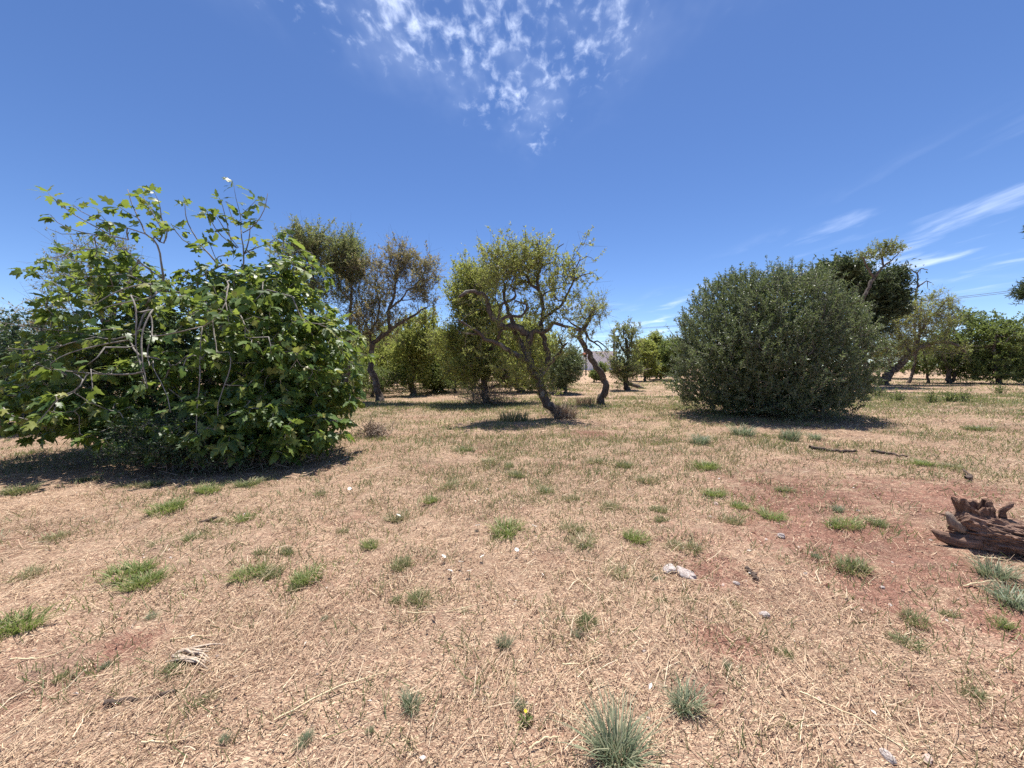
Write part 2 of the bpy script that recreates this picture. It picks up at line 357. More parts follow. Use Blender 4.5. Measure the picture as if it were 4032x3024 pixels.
  limbs=[
   (0.17,0.11,[(-0.02,0.0,0.07),(-0.24,0.0,0.96),(-0.5,0.0,1.76),(-0.41,0.0,2.61),(-0.36,0.0,2.88)]),
   (0.11,0.03,[(-0.36,0.0,2.88),(0.06,-0.08,3.11),(0.57,-0.17,3.49),(1.02,-0.25,3.79),(1.82,-0.33,4.2),(2.19,-0.42,4.46),(2.44,-0.5,4.52)]),
   (0.025,0.012,[(2.01,-0.4,4.35),(1.99,-0.5,4.71)]),
   (0.08,0.025,[(0.51,0.0,3.51),(0.39,0.05,4.37),(0.66,0.1,5.05),(0.73,0.15,5.76),(0.57,0.2,6.36),(0.24,0.25,6.65),(0.02,0.3,6.68)]),
   (0.06,0.02,[(0.53,0.0,4.56),(1.11,-0.1,4.97),(1.45,-0.2,5.42),(2.02,-0.3,5.55),(2.54,-0.4,5.53)]),
   (0.05,0.02,[(0.78,0.0,5.73),(0.91,0.1,6.57),(0.9,0.2,7.41)]),
   (0.05,0.02,[(1.64,0.0,5.54),(2.17,0.1,6.26),(2.27,0.2,6.91)]),
   (0.07,0.03,[(-0.44,0.0,2.88),(-0.55,0.1,3.32),(-0.18,0.2,4.0),(-0.08,0.3,4.81),(-0.27,0.4,5.54),(-0.62,0.5,5.8)]),
   (0.03,0.015,[(1.12,0.0,4.95),(1.68,-0.2,4.96)]),
   (0.05,0.02,[(-0.51,0.0,3.31),(-0.87,0.15,4.19),(-1.12,0.3,4.61)]),
  ], clusters=[
   (0.99,0.0,7.35,0.44,0.8,0.51,34),
   (0.94,0.0,6.5,0.4,0.8,0.47,26),
   (2.27,0.0,6.7,0.59,0.9,0.75,46),
   (1.95,0.0,5.92,0.51,0.8,0.36,24),
   (2.38,-0.2,5.3,0.43,0.6,0.27,10),
   (-0.53,0.4,6.88,0.69,0.9,0.52,40),
   (-0.75,0.4,5.62,0.97,1.1,0.73,50),
   (-0.62,0.0,4.37,0.91,1.1,0.59,46),
   (1.5,0.0,7.16,0.36,0.6,0.32,14),
   (0.84,0.0,4.45,0.47,0.6,0.47,12),
   (0.05,0.4,5.42,0.48,0.8,0.65,20),
   (-0.43,0.0,3.59,0.79,0.8,0.4,20),
  ]),
 'almond_grey': dict(base=(-8.55, 19.6, -0.1),
  limbs=[
   (0.16,0.1,[(-0.03,0.0,-0.07),(0.13,0.0,1.11),(0.25,0.0,2.52)]),
   (0.09,0.03,[(0.25,0.0,2.52),(0.5,0.0,5.99),(0.18,0.0,6.43),(-0.05,0.0,6.91),(0.01,0.0,7.7),(0.14,0.0,8.3)]),
   (0.06,0.03,[(0.5,0.0,5.91),(0.54,0.13,6.74),(0.54,0.27,7.58),(0.5,0.4,8.23)]),
   (0.05,0.02,[(0.18,0.0,6.43),(-0.24,-0.2,6.78),(-0.34,-0.4,7.19)]),
  ], clusters=[
   (0.09,0.0,7.98,0.73,1.0,0.65,70),
   (-0.33,0.0,7.19,0.65,1.0,0.57,50),
   (0.53,0.0,7.62,0.49,0.9,0.73,44),
   (0.27,0.0,6.83,0.94,1.1,0.69,60),
   (-0.55,0.0,5.91,1.06,1.1,0.65,50),
   (0.72,-0.3,6.99,0.44,0.6,0.36,20),
  ]),
 'almond_tall': dict(base=(-9.55, 18.2, -0.11),
  limbs=[
   (0.16,0.11,[(-0.04,0.0,-0.02),(0.09,0.0,1.6),(0.2,0.0,2.91)]),
   (0.1,0.03,[(0.2,0.0,2.91),(0.23,0.0,5.44),(0.25,0.0,5.99),(0.26,0.0,6.55),(0.16,0.0,6.99),(0.1,0.0,7.66),(0.18,0.0,8.21)]),
   (0.05,0.012,[(0.23,0.0,6.84),(0.28,0.07,7.53),(0.67,0.13,7.88),(0.83,0.2,8.2)]),
   (0.06,0.02,[(0.25,0.0,6.1),(-0.22,-0.1,6.38),(-0.45,-0.2,6.86),(-0.45,-0.3,7.38)]),
  ], clusters=[
   (0.03,0.0,7.91,0.64,1.0,0.57,64),
   (-0.29,0.0,7.29,0.83,1.1,0.53,60),
   (0.46,0.0,7.29,0.42,0.7,0.53,24),
   (0.7,0.0,7.88,0.19,0.4,0.27,7),
   (-0.64,0.0,6.62,0.68,0.9,0.45,26),
   (0.35,0.0,5.73,0.64,0.8,0.45,24),
  ]),
 'olive': dict(base=(8.42, 12.5, 0.12),
  limbs=[
  ], clusters=[
   (-0.28,0.0,1.94,2.61,2.4,2.55,0),
  ]),
 'almond_right': dict(base=(27.54, 28.65, 0.36),
  limbs=[
   (0.26,0.16,[(-0.02,0.0,-0.03),(0.23,0.0,0.65),(0.93,0.0,1.29),(1.63,0.0,1.92),(2.41,0.0,2.74),(3.39,0.0,3.01)]),
   (0.12,0.05,[(3.39,0.0,3.01),(4.24,-0.2,3.27),(4.93,-0.4,2.9),(5.35,-0.6,2.35)]),
   (0.1,0.04,[(2.41,0.0,2.74),(2.8,0.17,3.93),(2.92,0.33,5.31),(3.14,0.5,6.42)]),
   (0.08,0.03,[(2.63,0.0,3.91),(3.16,-0.13,4.97),(3.7,-0.27,5.58),(4.06,-0.4,6.26)]),
   (0.06,0.03,[(0.57,0.0,1.02),(0.35,0.0,2.11),(0.12,0.0,3.28)]),
   (0.08,0.04,[(1.97,0.0,2.29),(1.3,0.3,3.94),(1.0,0.6,5.07)]),
   (0.08,0.03,[(-0.12,0.0,0.11),(-0.28,0.05,0.74),(-0.08,0.1,1.65)]),
  ], clusters=[
   (0.42,0.0,4.72,1.36,1.5,1.09,80),
   (1.83,0.0,5.71,1.09,1.3,0.91,50),
   (3.41,0.0,6.69,0.45,0.6,0.55,9),
   (4.42,0.0,6.33,0.55,0.6,0.45,9),
   (3.73,0.0,5.53,0.64,0.7,0.55,9),
   (3.32,0.0,4.72,1.45,1.5,1.09,34),
   (0.31,0.0,3.19,1.18,1.3,1.09,56),
   (2.82,0.0,3.64,1.45,1.2,0.73,28),
   (4.75,0.0,4.99,0.55,0.6,0.45,10),
   (4.4,-0.4,2.81,1.34,1.0,0.54,10),
  ]),
 'almond_crowned': dict(base=(21.06, 23.0, 0.21),
  limbs=[
   (0.15,0.08,[(0.04,0.0,0.2),(-0.1,0.0,2.35),(-0.39,0.0,5.33),(0.14,0.0,6.48),(0.49,0.0,6.98)]),
   (0.06,0.02,[(0.49,0.0,6.98),(0.83,0.0,7.41),(1.25,0.0,7.69),(1.67,0.0,8.12)]),
   (0.07,0.03,[(0.8,0.0,7.37),(0.84,0.15,7.95),(1.0,0.3,8.5)]),
   (0.06,0.03,[(0.28,0.0,6.7),(-0.31,-0.15,7.3),(-0.68,-0.3,7.82)]),
  ], clusters=[
   (0.72,0.0,8.37,0.51,0.7,0.33,30),
   (-0.27,0.0,7.98,0.36,0.5,0.26,14),
   (1.41,0.0,8.26,0.36,0.5,0.23,12),
   (0.95,0.0,7.91,0.36,0.4,0.19,7),
  ]),
 'pine_dark': dict(base=(24.07, 27.0, 0.27),
  limbs=[
   (0.28,0.1,[(0.04,0.0,0.03),(-0.07,0.0,3.1),(0.02,0.0,5.96),(-0.03,0.0,7.22)]),
   (0.12,0.05,[(-0.05,0.0,5.45),(-1.11,0.0,6.63),(-1.75,0.0,7.98)]),
   (0.12,0.05,[(0.02,0.0,5.96),(1.52,0.0,6.63),(2.17,0.0,7.47)]),
   (0.1,0.04,[(0.14,0.0,5.12),(1.9,0.0,5.71),(3.24,0.0,6.13)]),
  ], clusters=[
   (-1.66,0.0,7.89,1.28,1.9,0.86,90),
   (-2.74,0.0,7.31,0.94,1.5,0.69,40),
   (0.15,0.0,7.05,1.37,2.0,1.11,80),
   (1.58,0.0,7.31,0.77,1.6,0.77,60),
   (1.55,0.0,6.04,1.11,1.8,0.51,60),
   (-0.66,0.0,5.96,2.14,1.9,0.69,60),
   (1.24,0.0,5.29,1.63,1.8,0.77,60),
   (0.09,0.0,4.19,1.54,1.8,1.11,60),
  ]),
 'snag': dict(base=(31.8, 31.0, 0.38),
  limbs=[
   (0.1,0.05,[(0.04,0.0,0.07),(0.56,0.0,1.67),(0.34,0.0,4.6),(0.3,0.0,6.54),(0.4,0.0,7.61),(0.44,0.0,8.47),(0.35,0.0,8.76)]),
   (0.05,0.02,[(0.35,0.0,8.71),(0.05,0.0,8.91),(-0.3,0.0,9.15)]),
   (0.04,0.02,[(0.37,0.0,8.76),(0.63,0.0,9.15),(1.22,0.0,9.0)]),
   (0.06,0.02,[(0.4,0.0,7.61),(0.73,-0.13,7.96),(0.87,-0.27,8.12),(1.12,-0.4,7.9)]),
   (0.025,0.012,[(0.89,-0.3,8.07),(0.96,-0.3,7.45)]),
   (0.02,0.01,[(0.63,0.0,9.1),(0.6,0.0,8.71)]),
  ], clusters=[
  ]),
 'bush_right_a': dict(base=(33.87, 31.16, 0.4),
  limbs=[
   (0.09,0.04,[(-0.29,0.0,0.02),(-0.37,0.0,0.76),(-0.56,0.0,1.75),(-0.8,0.0,2.63)]),
   (0.05,0.03,[(-0.37,0.0,0.66),(0.03,0.0,1.65),(0.28,0.0,2.63)]),
  ], clusters=[
   (-0.48,0.0,2.04,1.19,1.3,1.09,50),
   (-0.94,0.0,1.25,0.79,0.9,0.59,24),
   (0.34,0.0,1.45,0.79,0.9,0.89,30),
  ]),
 'bush_right_b': dict(base=(34.34, 29.93, 0.42),
  limbs=[
   (0.14,0.06,[(-0.37,0.0,0.1),(-0.49,0.0,0.77),(0.12,0.0,1.81),(0.73,0.0,3.04)]),
   (0.1,0.05,[(-0.09,0.0,0.2),(-0.02,0.0,0.86),(1.25,0.0,2.09),(1.94,0.0,3.32)]),
   (0.08,0.04,[(-0.66,0.0,0.2),(-0.5,0.0,0.86),(-1.02,0.0,2.0),(-0.9,0.0,3.32)]),
  ], clusters=[
   (0.4,0.0,3.98,1.61,1.8,1.23,80),
   (-0.69,0.0,3.04,1.14,1.4,1.14,50),
   (1.5,0.0,2.75,1.8,2.0,1.71,110),
   (0.13,0.0,1.62,1.61,1.4,0.76,50),
   (1.87,0.0,4.82,0.76,1.2,0.76,30),
   (0.72,0.0,5.11,0.57,0.8,0.57,12),
   (1.3,0.0,0.95,1.71,1.6,0.66,60),
   (-0.18,0.0,2.28,1.23,1.4,1.23,40),
  ]),
 'bush_right_c': dict(base=(35.33, 28.2, 0.45),
  limbs=[
   (0.14,0.06,[(0.25,0.0,0.31),(0.02,0.0,1.29),(-0.22,0.0,2.45),(-0.1,0.0,3.52)]),
   (0.1,0.05,[(0.25,0.0,0.31),(0.73,0.0,1.38),(1.2,0.0,2.63)]),
  ], clusters=[
   (-0.09,0.0,3.34,1.34,1.8,1.16,80),
   (1.18,0.0,2.89,1.43,1.8,1.25,90),
   (0.54,0.0,1.47,1.97,1.8,0.89,90),
   (2.28,0.0,2.45,1.34,1.8,1.34,70),
   (0.04,0.0,0.75,1.79,1.6,0.54,70),
   (1.82,0.0,0.93,1.34,1.6,0.63,50),
   (0.77,0.0,3.96,1.07,1.4,0.81,40),
  ]),
 'pine_border': dict(base=(24.69, 17.0, 0.31),
  limbs=[
   (0.18,0.07,[(0.1,0.0,-0.44),(-0.15,0.0,2.01),(-0.44,0.0,5.22),(-0.7,0.0,7.8),(-0.78,0.0,9.18)]),
   (0.06,0.02,[(-0.28,0.0,3.22),(-1.56,-0.15,4.2),(-2.55,-0.3,4.66)]),
   (0.05,0.02,[(-0.49,0.0,6.02),(-1.5,0.0,6.82),(-2.06,0.0,7.45)]),
  ], clusters=[
   (-1.95,0.0,4.67,0.41,0.6,0.45,24),
   (-0.61,0.0,5.22,0.82,1.2,1.22,60),
   (-1.82,0.0,7.41,0.29,0.5,0.41,12),
   (-0.57,0.0,8.0,0.73,1.0,1.22,60),
   (0.25,0.0,6.02,1.02,1.3,1.63,80),
   (-0.5,0.0,3.42,0.82,1.0,0.82,30),
  ]),
 'almond_back_a': dict(base=(-6.03, 23.55, -0.1),
  limbs=[
   (0.16,0.08,[(0.04,0.0,-0.06),(-0.11,0.0,0.66),(-0.02,0.0,1.45),(-0.17,0.0,2.64),(-0.32,0.0,3.43)]),
   (0.08,0.03,[(-0.02,0.0,1.45),(0.63,0.0,3.03),(0.96,0.0,4.21)]),
  ], clusters=[
   (0.24,0.0,3.82,1.19,1.3,0.87,80),
   (0.96,0.0,4.61,0.48,0.8,0.63,24),
   (-0.48,0.0,2.64,1.03,1.2,0.95,60),
   (0.63,0.0,2.64,1.03,1.2,0.95,70),
   (-0.1,0.0,1.22,1.11,1.2,0.71,60),
  ]),
 'bush_back_b': dict(base=(-5.01, 25.91, -0.05),
  limbs=[
   (0.1,0.05,[(-0.26,0.0,0.16),(-0.16,0.0,0.94),(-0.24,0.0,1.82)]),
  ], clusters=[
   (-0.08,0.0,0.94,0.96,1.5,0.79,80),
   (-0.59,0.0,1.56,0.79,1.2,0.7,40),
   (0.54,0.0,1.38,0.79,1.2,0.96,50),
   (0.2,0.0,2.43,0.87,1.3,0.79,50),
  ]),
 'almond_back_c': dict(base=(0.68, 25.77, -0.01),
  limbs=[
   (0.18,0.1,[(0.26,0.0,-0.14),(-0.35,0.0,0.21),(-0.44,0.0,0.82),(-0.09,0.0,1.78),(0.16,0.0,3.07)]),
   (0.08,0.03,[(-0.09,0.0,1.78),(-0.87,0.0,3.07),(-1.13,0.0,4.11)]),
  ], clusters=[
   (-0.27,0.0,3.07,1.56,1.6,1.04,90),
   (-1.13,0.0,2.38,1.04,1.3,0.87,50),
   (1.03,0.0,2.38,1.3,1.5,1.13,80),
   (0.6,0.0,0.91,1.13,1.4,0.78,60),
   (1.72,0.0,3.07,0.87,1.2,0.87,40),
   (0.16,0.0,4.11,1.3,1.3,0.69,40),
  ]),
 'bush_round': dict(base=(2.97, 23.3, 0.06),
  limbs=[
   (0.08,0.04,[(0.24,0.0,0.2),(0.24,0.0,0.91),(0.31,0.0,1.69)]),
  ], clusters=[
   (0.23,0.0,1.45,0.98,1.5,1.18,150),
   (0.62,0.0,1.85,0.63,1.1,0.86,60),
   (-0.16,0.0,0.75,0.63,1.0,0.55,40),
  ]),
 'almond_small': dict(base=(7.8, 26.2, 0.09),
  limbs=[
   (0.17,0.1,[(0.06,0.0,0.01),(-0.04,0.0,0.36),(-0.1,0.0,0.83),(0.04,0.0,1.39),(0.12,0.0,2.13),(0.02,0.0,2.83),(-0.08,0.0,3.39)]),
   (0.07,0.03,[(0.07,0.0,2.32),(-0.45,0.0,2.93),(-0.64,0.0,3.62)]),
   (0.07,0.03,[(0.02,0.0,2.6),(0.34,0.0,3.53),(0.28,0.0,4.22)]),
   (0.06,0.03,[(-0.27,0.0,3.53),(-0.27,0.0,4.08),(-0.23,0.0,4.41)]),
   (0.05,0.02,[(-0.05,0.0,1.2),(-0.9,0.0,1.76),(-1.28,0.0,2.13)]),
   (0.06,0.02,[(-0.0,0.0,0.92),(0.36,-0.17,0.97),(0.86,-0.33,1.34),(1.49,-0.5,1.48)]),
  ], clusters=[
   (-0.18,0.0,4.36,0.23,0.5,0.23,12),
   (0.33,0.0,4.22,0.28,0.6,0.33,16),
   (-0.74,0.0,3.81,0.19,0.4,0.19,7),
   (-0.54,0.0,3.2,0.28,0.6,0.33,10),
   (0.25,0.0,2.97,0.37,0.8,0.42,14),
   (-0.67,0.0,1.9,0.47,1.2,0.42,36),
   (-0.29,0.0,1.76,0.61,1.2,0.51,50),
   (0.45,0.0,1.76,0.42,1.0,0.51,34),
   (-0.33,0.0,1.11,0.37,0.9,0.33,20),
  ]),
 'bush_far_a': dict(base=(14.35, 41.0, 0.19),
  limbs=[
   (0.12,0.05,[(-0.24,0.0,0.35),(-0.25,0.0,1.66),(-0.42,0.0,3.12)]),
  ], clusters=[
   (-0.42,0.0,3.26,1.02,2.0,1.1,110),
   (-0.77,0.0,1.81,1.1,2.0,1.1,90),
   (0.12,0.0,1.3,1.02,2.0,0.88,80),
  ]),
 'bush_far_b': dict(base=(16.82, 44.0, 0.28),
  limbs=[
   (0.12,0.05,[(0.13,0.0,0.18),(-0.05,0.0,1.59),(-0.39,0.0,3.54)]),
  ], clusters=[
   (-0.64,0.0,4.48,0.47,1.2,0.63,50),
   (-0.15,0.0,3.15,1.02,2.2,1.26,110),
   (0.5,0.0,1.59,1.1,2.2,1.33,110),
   (-0.36,0.0,1.12,1.02,2.0,0.86,70),
  ]),
 'bush_far_c': dict(base=(17.06, 40.0, 0.21),
  limbs=[
   (0.12,0.05,[(-0.09,0.0,0.35),(-0.25,0.0,1.63),(-0.42,0.0,3.05)]),
  ], clusters=[
   (-0.56,0.0,3.2,0.93,2.0,1.07,100),
   (-0.25,0.0,1.63,1.14,2.0,1.14,120),
   (0.58,0.0,3.05,1.28,2.2,1.21,90),
  ]),
 'shrub_house': dict(base=(8.82, 40, 0.12),
  limbs=[
   (0.06,0.03,[(-0.26,0.0,0.3),(-0.27,0.0,0.8),(-0.27,0.0,1.3)]),
  ], clusters=[
   (-0.13,0,0.8,0.5,1.2,0.43,60),
   (0.51,0,1.44,0.36,0.9,0.5,40),
   (0.16,0,0.51,0.64,1.2,0.36,40),
  ]),
 'hedge_left': dict(base=(-13.29, 10.6, -0.13),
  limbs=[
   (0.1,0.04,[(-0.1,0.0,-0.25),(-0.17,0.0,0.9),(-0.24,0.0,1.92)]),
   (0.08,0.03,[(-0.1,0.0,-0.25),(0.6,0.0,1.03),(0.9,0.0,1.92)]),
  ], clusters=[
   (-0.51,0.0,1.67,1.4,1.3,1.4,120),
   (-0.57,0.0,0.52,1.53,1.3,0.76,90),
   (0.64,0.0,1.67,1.27,1.2,1.27,80),
   (-1.91,0.0,1.67,1.4,1.5,1.65,80),
   (0.7,0.0,0.39,1.53,1.2,0.76,60),
  ]),
 'twiggy_left': dict(base=(-15.52, 12.5, -0.19),
  limbs=[
   (0.1,0.04,[(-0.09,0.0,-0.1),(0.15,0.0,1.71),(0.43,0.0,2.76),(0.39,0.0,3.5)]),
   (0.03,0.01,[(0.34,0.0,3.09),(0.29,0.0,3.4),(0.38,0.0,3.59),(0.65,0.0,3.53)]),
   (0.02,0.01,[(-0.04,0.0,3.13),(0.19,0.0,3.35),(0.17,0.0,3.66)]),
  ], clusters=[
   (-0.1,0.0,2.68,1.35,1.2,0.75,50),
   (-0.68,0.0,2.9,1.05,1.2,0.6,40),
   (0.96,0.0,2.9,0.9,1.0,0.9,40),
   (0.25,0.0,3.65,0.6,0.6,0.52,14),
  ]),
 'grey_tree_left': dict(base=(-12.81, 12.0, -0.13),
  limbs=[
   (0.14,0.07,[(-0.08,0.0,-0.22),(0.14,0.0,1.66),(0.28,0.0,3.09)]),
   (0.07,0.02,[(0.27,0.0,2.81),(-0.1,0.0,4.22),(-0.19,0.0,5.35)]),
   (0.07,0.02,[(0.28,0.0,3.09),(0.9,0.0,4.22),(1.36,0.0,5.07)]),
  ], clusters=[
   (0.14,0.0,4.79,1.15,1.1,0.94,90),
   (0.89,0.0,3.94,1.01,1.0,1.01,60),
   (-0.55,0.0,3.8,1.01,1.0,1.01,50),
   (0.38,0.0,5.49,0.58,0.6,0.36,14),
  ]),
}
GROUND_SPOTS = {
 'tussock': [(-3.95,4.35,0.459,0),(-3.99,5.01,0.349,0),(-3.68,5.32,0.421,1),(-2.84,4.03,0.266,0),(-3.09,4.03,0.145,1),(-6.38,5.74,0.275,1),(-6.71,5.2,0.412,1),(-4.42,3.69,0.266,3),(-3.06,3.01,0.306,0),(-2.79,2.87,0.31,0),(-2.08,2.97,0.267,0),(-1.89,2.99,0.215,1),(-1.56,2.89,0.26,0),(-1.59,2.77,0.15,1),(-3.13,2.35,0.366,0),(-0.88,3.0,0.198,1),(-0.61,2.54,0.201,1),(-0.78,2.55,0.098,1),(-0.05,3.71,0.356,0),(0.59,3.75,0.279,3),(0.65,3.48,0.25,1),(1.15,3.49,0.318,0),(1.62,4.19,0.281,1),(1.54,3.91,0.188,1),(1.42,3.33,0.2,3),(1.54,3.27,0.259,3),(2.24,3.89,0.308,3),(2.56,4.29,0.237,0),(2.75,4.04,0.339,0),(2.49,4.69,0.326,0),(3.32,3.77,0.362,0),(2.67,2.97,0.277,1),(3.59,2.82,0.324,2),(3.38,2.54,0.292,2),(0.45,2.29,0.187,1),(0.81,1.72,0.177,2),(0.42,1.48,0.311,2),(-0.47,1.74,0.138,2),(-0.62,1.61,0.058,2),(-1.22,1.58,0.065,2),(-1.47,1.81,0.074,1),(0.03,1.74,0.075,2),(0.06,5.71,0.302,1),(-0.86,5.2,0.436,3),(-0.99,4.6,0.232,0),(-1.23,4.09,0.275,3),(-1.28,3.42,0.164,0),(3.0,5.92,0.525,0),(1.88,5.29,0.38,3),(0.39,2.2,0.068,2),(-0.87,1.56,0.082,2),(1.14,4.39,0.274,3),(0.7,4.66,0.28,3),(-0.05,6.23,0.299,1),(-0.37,6.56,0.346,3),(-0.95,7.43,0.445,1),(5.25,8.8,0.591,2),(5.93,8.13,0.585,2),(3.82,7.83,0.563,2),(6.5,8.23,0.434,2),(-3.29,3.56,0.171,3),(-3.04,3.63,0.217,1),(2.54,2.37,0.216,1),(2.31,2.19,0.168,1),(2.84,2.43,0.116,1),(3.03,2.33,0.14,0),(2.24,1.81,0.13,1),(3.67,3.82,0.229,1),(3.53,4.12,0.168,2),(1.08,2.81,0.101,2),(0.8,2.92,0.21,3),(1.12,1.95,0.084,2),(1.48,2.05,0.113,1),(-2.22,3.32,0.12,1),(-1.97,3.32,0.143,1),(2.53,3.16,0.106,2),(1.18,2.54,0.11,1),(-2.22,2.05,0.069,2),(-1.81,2.01,0.145,1),(-2.37,1.96,0.103,1),(-0.04,2.13,0.128,2),(1.01,2.54,0.085,1),(1.48,2.5,0.09,3),(0.23,2.54,0.091,1),(-1.19,2.39,0.074,2),(-2.36,2.47,0.083,2),(-0.29,2.43,0.076,3),(-1.67,3.74,0.153,3),(-2.45,4.84,0.197,1),(-5.05,5.37,0.283,1),(-5.4,5.32,0.242,3),(-3.87,3.02,0.253,3),(3.45,4.79,0.207,1),(6.51,6.09,0.365,0),(6.7,5.8,0.417,3),(11.13,9.1,0.546,1),(1.37,6.5,0.359,3),(0.44,4.94,0.296,1),(1.8,6.09,0.365,1)],
 'flower': [(-2.09,4.91),(-1.21,4.05),(-0.55,3.05),(-0.4,2.96),(-0.24,3.06),(0.22,3.71),(-0.34,3.72),(0.04,3.2),(-0.46,2.82),(-0.32,2.82)],
 'yellow_flower': [(0.06,1.66)],
 'rock': [(1.28,2.9,0.202)],
 'rock2': [(1.61,2.4,0.069),(1.51,1.49,0.061),(2.68,2.73,0.039),(2.53,3.56,0.077),(3.22,3.87,0.046),(3.73,4.1,0.044),(1.67,1.49,0.047),(0.61,1.66,0.024),(1.53,2.74,0.039),(1.64,2.76,0.053),(1.45,1.76,0.025),(0.73,2.06,0.025),(-1.77,1.63,0.027),(-1.66,2.11,0.025),(2.35,4.4,0.074),(2.26,2.91,0.035)],
 'log': [(3.98,3.24),(4.34,2.99)],
 'stick': [(5.6,7.2),(5.92,7.06),(6.21,6.9)],
 'stick2': [(6.46,6.9),(6.79,6.57)],
 'stick3': [(6.1,5.14),(6.79,5.52)],
 'bark': [(1.85,2.98),(1.8,2.77)],
 'husk': [(-1.9,2.1),(-1.57,2.03)],
 'stalk': [(-2.04,2.24),(-1.78,2.27),(-1.55,1.55),(-1.34,1.59),(-1.07,1.67),(-0.66,1.94),(0.07,1.53),(0.21,1.58),(-0.66,2.37),(-0.23,2.44),(1.5,2.45),(1.52,2.31),(1.38,1.79),(1.65,1.46),(0.26,1.94),(0.48,2.0),(3.83,3.13),(4.05,2.99),(3.25,2.72),(3.69,2.72),(-2.75,2.05),(-2.52,2.15),(0.83,1.84),(0.79,1.73)],
 'sapling': [(17.9,15.26),(17.53,15.39),(16.81,15.41),(16.26,16.24),(17.87,18.84),(25.25,19.94)],
 'red': [(3.26,3.36),(3.53,4.31),(0.97,1.78),(-1.11,1.77),(-2.18,2.09),(1.32,2.17),(1.34,2.77),(2.87,2.62),(2.44,9.03),(-2.56,2.12)],
 'green': [(5.32,15.04),(-0.66,9.77),(1.38,7.95),(4.01,7.32),(1.8,6.09),(16.03,15.61),(0.84,15.79),(-0.67,5.24)],
 'house': [(10.55,55.32),(14.49,53.95)],
}

# ================================================================== mesh helpers
def sst(a, b, x):
    t = np.clip((np.asarray(x, float) - a) / (b - a), 0, 1)
    return t * t * (3 - 2 * t)


def gz(x, y):
    """height of the ground"""
    x = np.asarray(x, float)
    y = np.asarray(y, float)
    return (0.012 * np.clip(x, -30, 40) * sst(0, 6, np.hypot(x, y)) + sst(36, 95, y) * 1.5
            + 0.030 * np.sin(x * 0.9 + 1.3) * np.sin(y * 0.7 + 0.4)
            + 0.018 * np.sin(x * 2.3 + y * 1.1) * np.sin(y * 1.9 - x * 0.6 + 2.0))


def unit(v):
    v = np.asarray(v, float)
    return v / np.maximum(np.linalg.norm(v, axis=-1, keepdims=True), 1e-9)


class MB:
    """collects vertices and faces (numpy) and builds one mesh"""
    def __init__(self):
        self.v, self.f, self.c = [], [], 0

    def add(self, verts, faces):
        verts = np.asarray(verts, np.float32).reshape(-1, 3)
        faces = np.asarray(faces, np.int64)
        if len(verts) == 0 or len(faces) == 0:
            return self
        self.v.append(verts)
        self.f.append(faces + self.c)
        self.c += len(verts)
        return self

    def mesh(self, name, mats, smooth=True, xf=None):
        me = bpy.data.meshes.new(name)
        if self.c:
            v = np.concatenate(self.v).astype(np.float32)
            if xf is not None:
                v = v - np.asarray(xf, np.float32)
            loops = np.concatenate([f.ravel() for f in self.f]).astype(np.int32)
            tot = np.concatenate([np.full(len(f), f.shape[1], np.int32) for f in self.f])
            start = np.concatenate([[0], np.cumsum(tot)[:-1]]).astype(np.int32)
            me.vertices.add(len(v))
            me.vertices.foreach_set('co', v.ravel())
            me.loops.add(len(loops))
            me.loops.foreach_set('vertex_index', loops)
            me.polygons.add(len(tot))
            me.polygons.foreach_set('loop_start', start)
            me.polygons.foreach_set('loop_total', tot)
            me.update(calc_edges=True)
            me.polygons.foreach_set('use_smooth', np.full(len(tot), smooth, bool))
        for m in (mats if isinstance(mats, (list, tuple)) else [mats]):
            me.materials.append(m)
        return me

    def build(self, name, mats, parent=None, smooth=True, kind=None):
        o = bpy.data.objects.new(name, self.mesh(name, mats, smooth))
        COL.objects.link(o)
        o.parent = parent
        if kind:
            o['kind'] = kind
        return o


def empty(name, loc, label, category, group=None, rz=0.0):
    o = bpy.data.objects.new(name, None)
    o.empty_display_size = 0.2
    o.location = loc
    o.rotation_euler = (0, 0, rz)
    COL.objects.link(o)
    return tag(o, label, category, group)


def tag(o, label, category, group=None):
    o['label'] = label
    o['category'] = category
    if group:
        o['group'] = group
    return o


def tube(mb, pts, rad, sides=6, cap=True, rough=0.0, seed=0):
    pts = np.asarray(pts, float)
    rad = np.broadcast_to(np.asarray(rad, float), (len(pts),))
    n = len(pts)
    t = unit(np.gradient(pts, axis=0))
    mean = np.abs(t.mean(0))
    ref = np.zeros(3)
    ref[int(np.argmin(mean))] = 1.0
    a = unit(np.cross(t, ref))
    b = np.cross(t, a)
    ang = np.linspace(0, 2 * np.pi, sides, endpoint=False)
    rr = np.repeat(rad[:, None], sides, 1)
    if rough:
        g = np.random.default_rng(seed)
        rr = rr * (1 + rough * g.standard_normal((n, sides)) * 0.6 + rough * g.standard_normal((1, sides)))
    ring = pts[:, None] + rr[..., None] * (np.cos(ang)[None, :, None] * a[:, None] + np.sin(ang)[None, :, None] * b[:, None])
    i = np.arange(n - 1)[:, None] * sides
    j = np.arange(sides)[None]
    j2 = (j + 1) % sides
    f = np.stack([i + j, i + j2, i + sides + j2, i + sides + j], -1).reshape(-1, 4)
    mb.add(ring.reshape(-1, 3), f)
    if cap:
        base = (n - 1) * sides
        mb.c -= n * sides
        mb.f.append(np.array([[base + k for k in range(sides)]]) + mb.c)
        mb.c += n * sides
    return mb


